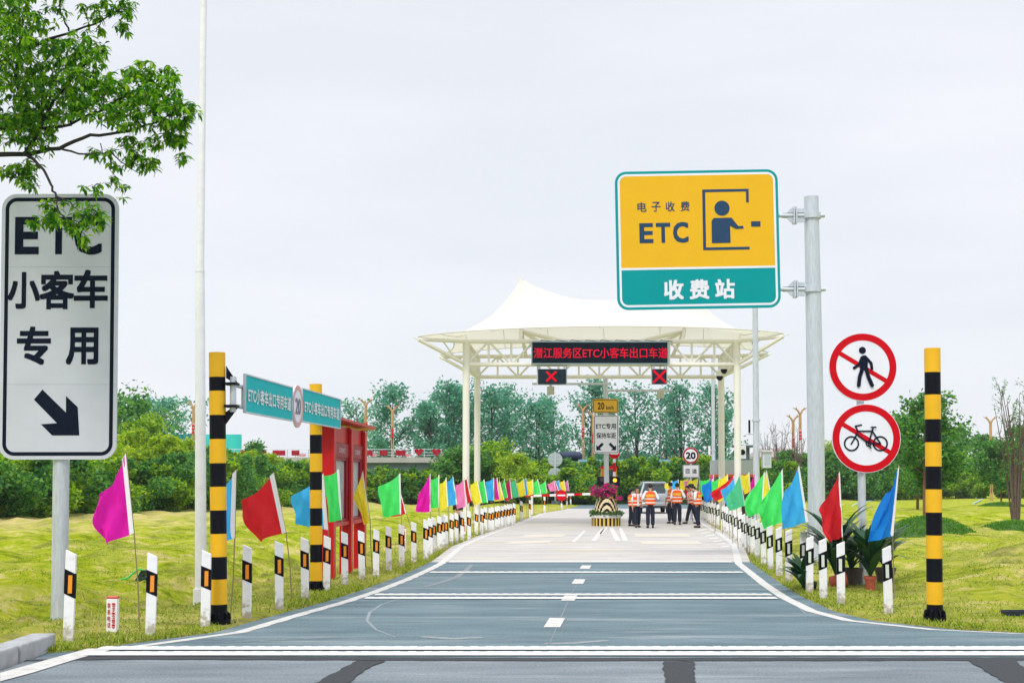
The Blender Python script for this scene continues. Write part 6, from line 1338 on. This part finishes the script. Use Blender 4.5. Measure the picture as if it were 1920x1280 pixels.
def bare(px, pyb, ytop, w, n, seed, label, lm=None, spread=1.0):
    g = G(px, pyb); H = U(px, ytop, g.y).z; L = Vector((g.x, g.y, onground(g.x, g.y))); r = random.Random(seed); root = empty('bare_tree', L, label, 'tree', 'bare stemmed trees on the right lawn'); m = MB(); cs = []
    for i in range(n):
        a = r.uniform(0, 2 * PI); e = L + Vector((math.cos(a) * w * .5 * r.uniform(.3, 1), math.sin(a) * w * .4, H * r.uniform(.75, 1.0))); s0 = L + Vector((math.cos(a) * .12, math.sin(a) * .12, -.1)); q = s0.lerp(e, .5) + Vector((r.uniform(-.1, .1), 0, .1)) - Vector((math.cos(a) * w * .1, 0, 0)); m.tube([s0, q, e], [.045 * spread, .03 * spread, .008], 6)
        for k in range(7):
            t = r.uniform(.4, .98); p = q.lerp(e, (t - .5) * 2) if t > .5 else s0.lerp(q, t * 2); d = Vector((r.uniform(-1, 1), r.uniform(-1, 1), r.uniform(.4, 1.4))).normalized() * H * r.uniform(.06, .16); m.tube([p, p + d * .5 + Vector((.02, 0, 0)), p + d], [.014 * spread, .01 * spread, .005], 5)
            cs.append((*(p + d * .8), .16, .16, .2))
    obj('stems', m, mat('bare_bark', (.16, .115, .095), .9, var=.4, scale=9), root)
    if lm: v, f = leaf_quads(blob_pts(cs, 9, seed, .1), .085, .6, seed); np_obj('crown', v, f, lm, root)
bare(1905, 988, 715, 2.2, 17, 501, 'many stemmed tree with few leaves on a turf mound at the right edge', LM_DARK)
bare(1462, 935, 795, 3.0, 12, 502, 'bare purple brown tree left of the lanterns by the big sign pole', None, 1.5); bare(1495, 940, 800, 2.6, 11, 503, 'bare brown tree right of the lanterns by the big sign pole', None, 1.4); bare(1440, 932, 810, 2.4, 9, 504, 'bare twiggy tree beside the steel pole with the control cabinet', LM_POP, 1.4)
bare(1143 + 40, 935, 830, 1.6, 6, 505, 'thin bare sapling behind the planter island', None, 1.3)
# dark turf mounds around the lawn trees
def mound(px, pyb, w, h, label):
    g = G(px, pyb); m = MB(); P_ = []; z0 = onground(g.x, g.y); 
    for i in range(33):
        a = 2 * PI * i / 32; P_.append([(g.x + math.cos(a) * w * q * (1 + .08 * math.sin(3 * a)), g.y + math.sin(a) * w * q * .9, z0 + h * math.cos(q * PI / 2) ** .8 - .04) for q in np.linspace(.001, 1, 9)])
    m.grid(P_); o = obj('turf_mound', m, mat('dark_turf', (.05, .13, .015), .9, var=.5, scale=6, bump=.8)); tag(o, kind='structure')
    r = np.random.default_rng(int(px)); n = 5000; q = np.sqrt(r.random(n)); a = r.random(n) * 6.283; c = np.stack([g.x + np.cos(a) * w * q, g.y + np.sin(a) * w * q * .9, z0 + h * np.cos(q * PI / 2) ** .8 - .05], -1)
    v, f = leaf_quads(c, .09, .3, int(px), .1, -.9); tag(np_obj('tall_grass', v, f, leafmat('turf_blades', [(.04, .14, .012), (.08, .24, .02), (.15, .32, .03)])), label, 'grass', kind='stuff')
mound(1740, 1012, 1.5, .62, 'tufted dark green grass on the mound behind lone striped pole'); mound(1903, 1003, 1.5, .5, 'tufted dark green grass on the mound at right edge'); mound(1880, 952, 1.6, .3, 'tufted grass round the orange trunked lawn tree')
# far houses
def house(px, py, Y, w, h, label, wall, roofc):
    t = U(px, py, Y); root = empty('house', (t.x, Y, 0), label, 'house', 'far houses beyond the lawn'); zt = t.z; m = MB(); m.box((t.x, Y, zt * .5 - .2), (w, w * .7, zt)); bd = obj('wall', m, wall, root, smooth=False)
    m = MB(); m.add([(t.x - w * .55, Y - w * .42, zt * .98), (t.x + w * .55, Y - w * .42, zt * .98), (t.x + w * .55, Y + w * .42, zt * .98), (t.x - w * .55, Y + w * .42, zt * .98), (t.x - w * .35, Y, zt + h), (t.x + w * .35, Y, zt + h)], [(0, 1, 5, 4), (1, 2, 5), (2, 3, 4, 5), (3, 0, 4), (3, 2, 1, 0)]); obj('roof', m, roofc, root, smooth=False)
    for s in (-.25, .2): m = MB(); m.box((t.x + s * w, Y - w * .35 - .02, zt * .62), (w * .16, .08, zt * .2)); obj('window', m, M_GLS, bd, smooth=False)
house(1452, 856, 170, 6, 1.1, 'peach walled house far off behind the bare trees', mat('peach_wall', (.62, .45, .36), .8), mat('grey_roof', (.35, .30, .28), .8)); house(1268, 862, 190, 7, 1.2, 'faint house far behind the poplars', mat('pale_wall', (.5, .45, .45), .8), mat('brown_roof', (.30, .2, .18), .8))

# ================================================================ the near tree whose boughs hang into the picture
root = empty('tree', (-8.4, 15.2, onground(-8.4, 15.2)), 'large near tree with drooping leafy boughs above the tall ETC sign', 'tree')
m = MB(); L = Vector((-8.4, 15.2, 0)); m.tube([L + Vector((0, 0, -.2)), L + Vector((.1, 0, 1.8)), L + Vector((.0, .1, 4.2)), L + Vector((.1, 0, 6.5)), L + Vector((-.2, 0, 9))], [.24, .2, .17, .12, .05], 14); obj('trunk', m, M_BARK, root)
def bp(px, py, Y=15.0): return U(px, py, Y)
BR = [([L + Vector((0, .1, 4.0)), bp(-60, 292), bp(50, 290), bp(110, 278), bp(170, 255), bp(240, 247), bp(300, 225, 14.7), bp(350, 195, 14.6)], [.07, .034, .026, .023, .019, .015, .010, .005]),
      ([L + Vector((.05, .05, 4.8)), bp(-40, 235, 15.4), bp(60, 245, 15.3), bp(130, 235, 15.2), bp(200, 200, 15.1), bp(270, 160, 15), bp(320, 135, 15)], [.06, .03, .022, .017, .013, .009, .004]),
      ([L + Vector((.05, .0, 5.6)), bp(-40, 120, 15.6), bp(50, 90, 15.5), bp(130, 60, 15.4), bp(190, 40, 15.3), bp(235, 10, 15.2)], [.06, .028, .02, .014, .010, .004]),
      ([bp(50, 290), bp(75, 310, 14.8), bp(95, 345, 14.6), bp(105, 368, 14.5), bp(125, 375, 14.4), bp(150, 400, 14.3)], [.022, .016, .014, .012, .008, .004]), ([bp(105, 368, 14.5), bp(112, 400, 14.4), bp(135, 420, 14.3), bp(160, 440, 14.3)], [.01, .008, .006, .004]),
      ([bp(110, 278), bp(160, 290, 14.7), bp(205, 285, 14.7), bp(235, 310, 14.6), bp(262, 325, 14.6)], [.014, .01, .008, .006, .003]), ([bp(-60, 292), bp(0, 330, 15), bp(40, 335, 14.9), bp(65, 330, 14.8)], [.018, .010, .007, .003]), ([bp(190, 270, 14.9), bp(195, 300, 14.8), bp(225, 345, 14.7), bp(232, 372, 14.7)], [.006, .004, .003, .002]),
      ([bp(50, 290), bp(100, 190, 15.2), bp(150, 130, 15.2), bp(190, 100, 15.2)], [.03, .02, .014, .006]), ([bp(130, 235, 15.2), bp(140, 200, 15.1), bp(180, 120, 15)], [.016, .012, .005]), ([bp(60, 245, 15.3), bp(30, 150, 15.6), bp(40, 60, 15.8), bp(60, -60, 15.8)], [.03, .024, .018, .008]), ([bp(130, 60, 15.4), bp(115, 25, 15.4), bp(112, -30, 15.4)], [.012, .009, .005]), ([bp(190, 40, 15.3), bp(180, 60, 15.3), bp(160, 58, 15.3)], [.007, .005, .003]), ([L + Vector((0, 0, 6)), L + Vector((-1.5, -1, 7.2)), L + Vector((-2.4, -1.4, 8))], [.08, .05, .02]), ([L + Vector((0, 0, 5)), L + Vector((-1.2, 1.2, 6.2)), L + Vector((-2, 2, 7))], [.08, .05, .02])]
for pts, rad in BR:
    m = MB(); fine = []; fr = []
    for i in range(len(pts) - 1):
        for k in range(4):
            t = k / 4; a, b_ = Vector(pts[i]), Vector(pts[i + 1]); fine.append(a.lerp(b_, t) + Vector((random.uniform(-1, 1), random.uniform(-1, 1), random.uniform(-1, 1))) * .012); fr.append(rad[i] + (rad[i + 1] - rad[i]) * t)
    fine.append(Vector(pts[-1])); fr.append(rad[-1]); m.tube(fine, fr, 7); obj('bough', m, M_DBARK, root)
# leaf sprigs: (photo x, y, rx, ry, count, distance)
SP = [(20, 30, 60, 60, 60, 15.7), (70, 20, 60, 40, 34, 15.5), (30, 110, 55, 55, 75, 15.5), (90, 110, 50, 45, 60, 15.3), (30, 190, 60, 50, 80, 15.4), (100, 180, 60, 45, 85, 15.2), (160, 130, 40, 40, 50, 15.2), (150, 80, 35, 30, 28, 15.2), (185, 95, 22, 16, 14, 15.2), (70, 235, 60, 30, 46, 15.2), (20, 240, 50, 30, 40, 15.2), (180, 185, 55, 40, 75, 15.0), (240, 160, 45, 36, 56, 15.0), (250, 210, 50, 32, 56, 14.9),
      (300, 165, 38, 30, 40, 14.9), (320, 205, 34, 28, 36, 14.8), (350, 205, 22, 22, 18, 14.7), (270, 130, 30, 20, 20, 15), (320, 135, 16, 14, 8, 15), (340, 245, 24, 26, 18, 14.7), (350, 290, 12, 10, 4, 14.7), (300, 250, 30, 24, 18, 14.8), (235, 290, 34, 24, 20, 14.7), (275, 300, 22, 22, 13, 14.7), (175, 285, 12, 14, 5, 14.7), (55, 318, 26, 22, 20, 14.9), (20, 315, 24, 16, 12, 14.9), (55, 345, 12, 10, 5, 14.8), (70, 275, 30, 16, 10, 15), (215, 55, 30, 14, 7, 15.3), (195, 15, 26, 22, 14, 15.3), (235, 10, 16, 14, 9, 15.3), (240, 25, 12, 10, 4, 15.3), (160, 20, 12, 18, 5, 15.3), (225, 40, 16, 10, 4, 15.3),
      (95, 385, 20, 14, 10, 14.5), (130, 378, 14, 8, 4, 14.5), (75, 412, 18, 10, 7, 14.4), (110, 412, 24, 14, 12, 14.4), (165, 395, 26, 18, 16, 14.3), (190, 405, 14, 16, 8, 14.3), (150, 425, 22, 12, 9, 14.3), (160, 450, 9, 10, 5, 14.3), (185, 355, 12, 8, 4, 14.5), (155, 353, 6, 5, 2, 14.5), (215, 340, 14, 8, 4, 14.6), (240, 340, 8, 8, 2, 14.6), (235, 374, 5, 5, 1, 14.7), (250, 260, 24, 14, 10, 14.8)]
SP += [(-120 + random.uniform(-90, 90), random.uniform(-500, 200), 120, 90, 60, 15 + random.uniform(-1.2, 1.2)) for _ in range(16)] + [(random.uniform(-20, 200), random.uniform(-260, -60), 80, 60, 40, 15.4) for _ in range(6)]
rs = random.Random(77); tw = MB(); lv = []; 
for (cx, cy, rx, ry, n, Y) in SP:
    for _ in range(int(n * 1.45)):
        a = rs.uniform(0, 2 * PI); q = rs.random() ** .5; c = U(cx + rx * q * math.cos(a), cy + ry * q * math.sin(a), Y + rs.uniform(-.5, .5) * (.9 if n > 20 else .25)); out = Vector((rs.uniform(-.2, 1), rs.uniform(-.7, .7), rs.uniform(-.1, .5))).normalized()
        st = c - out * .12; tw.tube([st - Vector((0, 0, .02)), st.lerp(c, .5) + Vector((0, 0, .01)), c], [.0028, .0022, .0012], 4, cap=False)
        for k in range(rs.randint(5, 7)):
            ph = rs.uniform(0, 2 * PI); d = (out * rs.uniform(.0, .7) + Vector((math.cos(ph) * .65, math.sin(ph) * .65, rs.uniform(-1.0, .05)))).normalized(); ll = rs.uniform(.065, .105); w = ll * rs.uniform(.34, .48); s_ = d.cross(Vector((0, 0, 1)) + out * .4); s_ = s_.normalized() if s_.length > .01 else Vector((1, 0, 0)); nn = s_.cross(d).normalized(); p0 = st.lerp(c, rs.uniform(.4, 1)); dr_ = Vector((0, 0, -ll * .22))
            lv.append([p0, p0 + d * ll * .4 + s_ * w * .5 + nn * w * .15, p0 + d * ll * .72 + s_ * w * .36 + dr_ * .4 + nn * w * .1, p0 + d * ll + dr_, p0 + d * ll * .72 - s_ * w * .36 + dr_ * .4 + nn * w * .1, p0 + d * ll * .4 - s_ * w * .5 + nn * w * .15, p0 + d * ll * .55 + dr_ * .2])
obj('twigs', tw, M_DBARK, root)
V_ = np.array([[tuple(p) for p in l] for l in lv]).reshape(-1, 3); n = len(lv); b0 = np.arange(n)[:, None] * 7
F_ = np.concatenate([b0 + np.array([0, 1, 2, 6]), b0 + np.array([6, 2, 3, 4]), b0 + np.array([0, 6, 4, 5])], 0)
np_obj('foliage', V_, F_, leafmat('camphor_leaf', [(.02, .11, .010), (.05, .20, .012), (.11, .31, .015), (.20, .42, .02), (.32, .50, .03)], .42, .4), root)

# ================================================================ hazy air
m = MB(); m.box((0, 170, 14), (420, 400, 31)); hz = obj('haze', m, [], smooth=False)
hm = bpy.data.materials.new('haze_air'); hm.use_nodes = True; nt = hm.node_tree; nt.nodes.clear()
o_ = nt.nodes.new('ShaderNodeOutputMaterial'); pv = nt.nodes.new('ShaderNodeVolumePrincipled'); pv.inputs['Color'].default_value = (.86, .93, 1.0, 1); pv.inputs['Density'].default_value = .0003; pv.inputs['Anisotropy'].default_value = .2
nt.links.new(pv.outputs[0], o_.inputs['Volume']); hz.data.materials.append(hm); tag(hz, 'thin pale haze in the air', 'haze', kind='stuff')
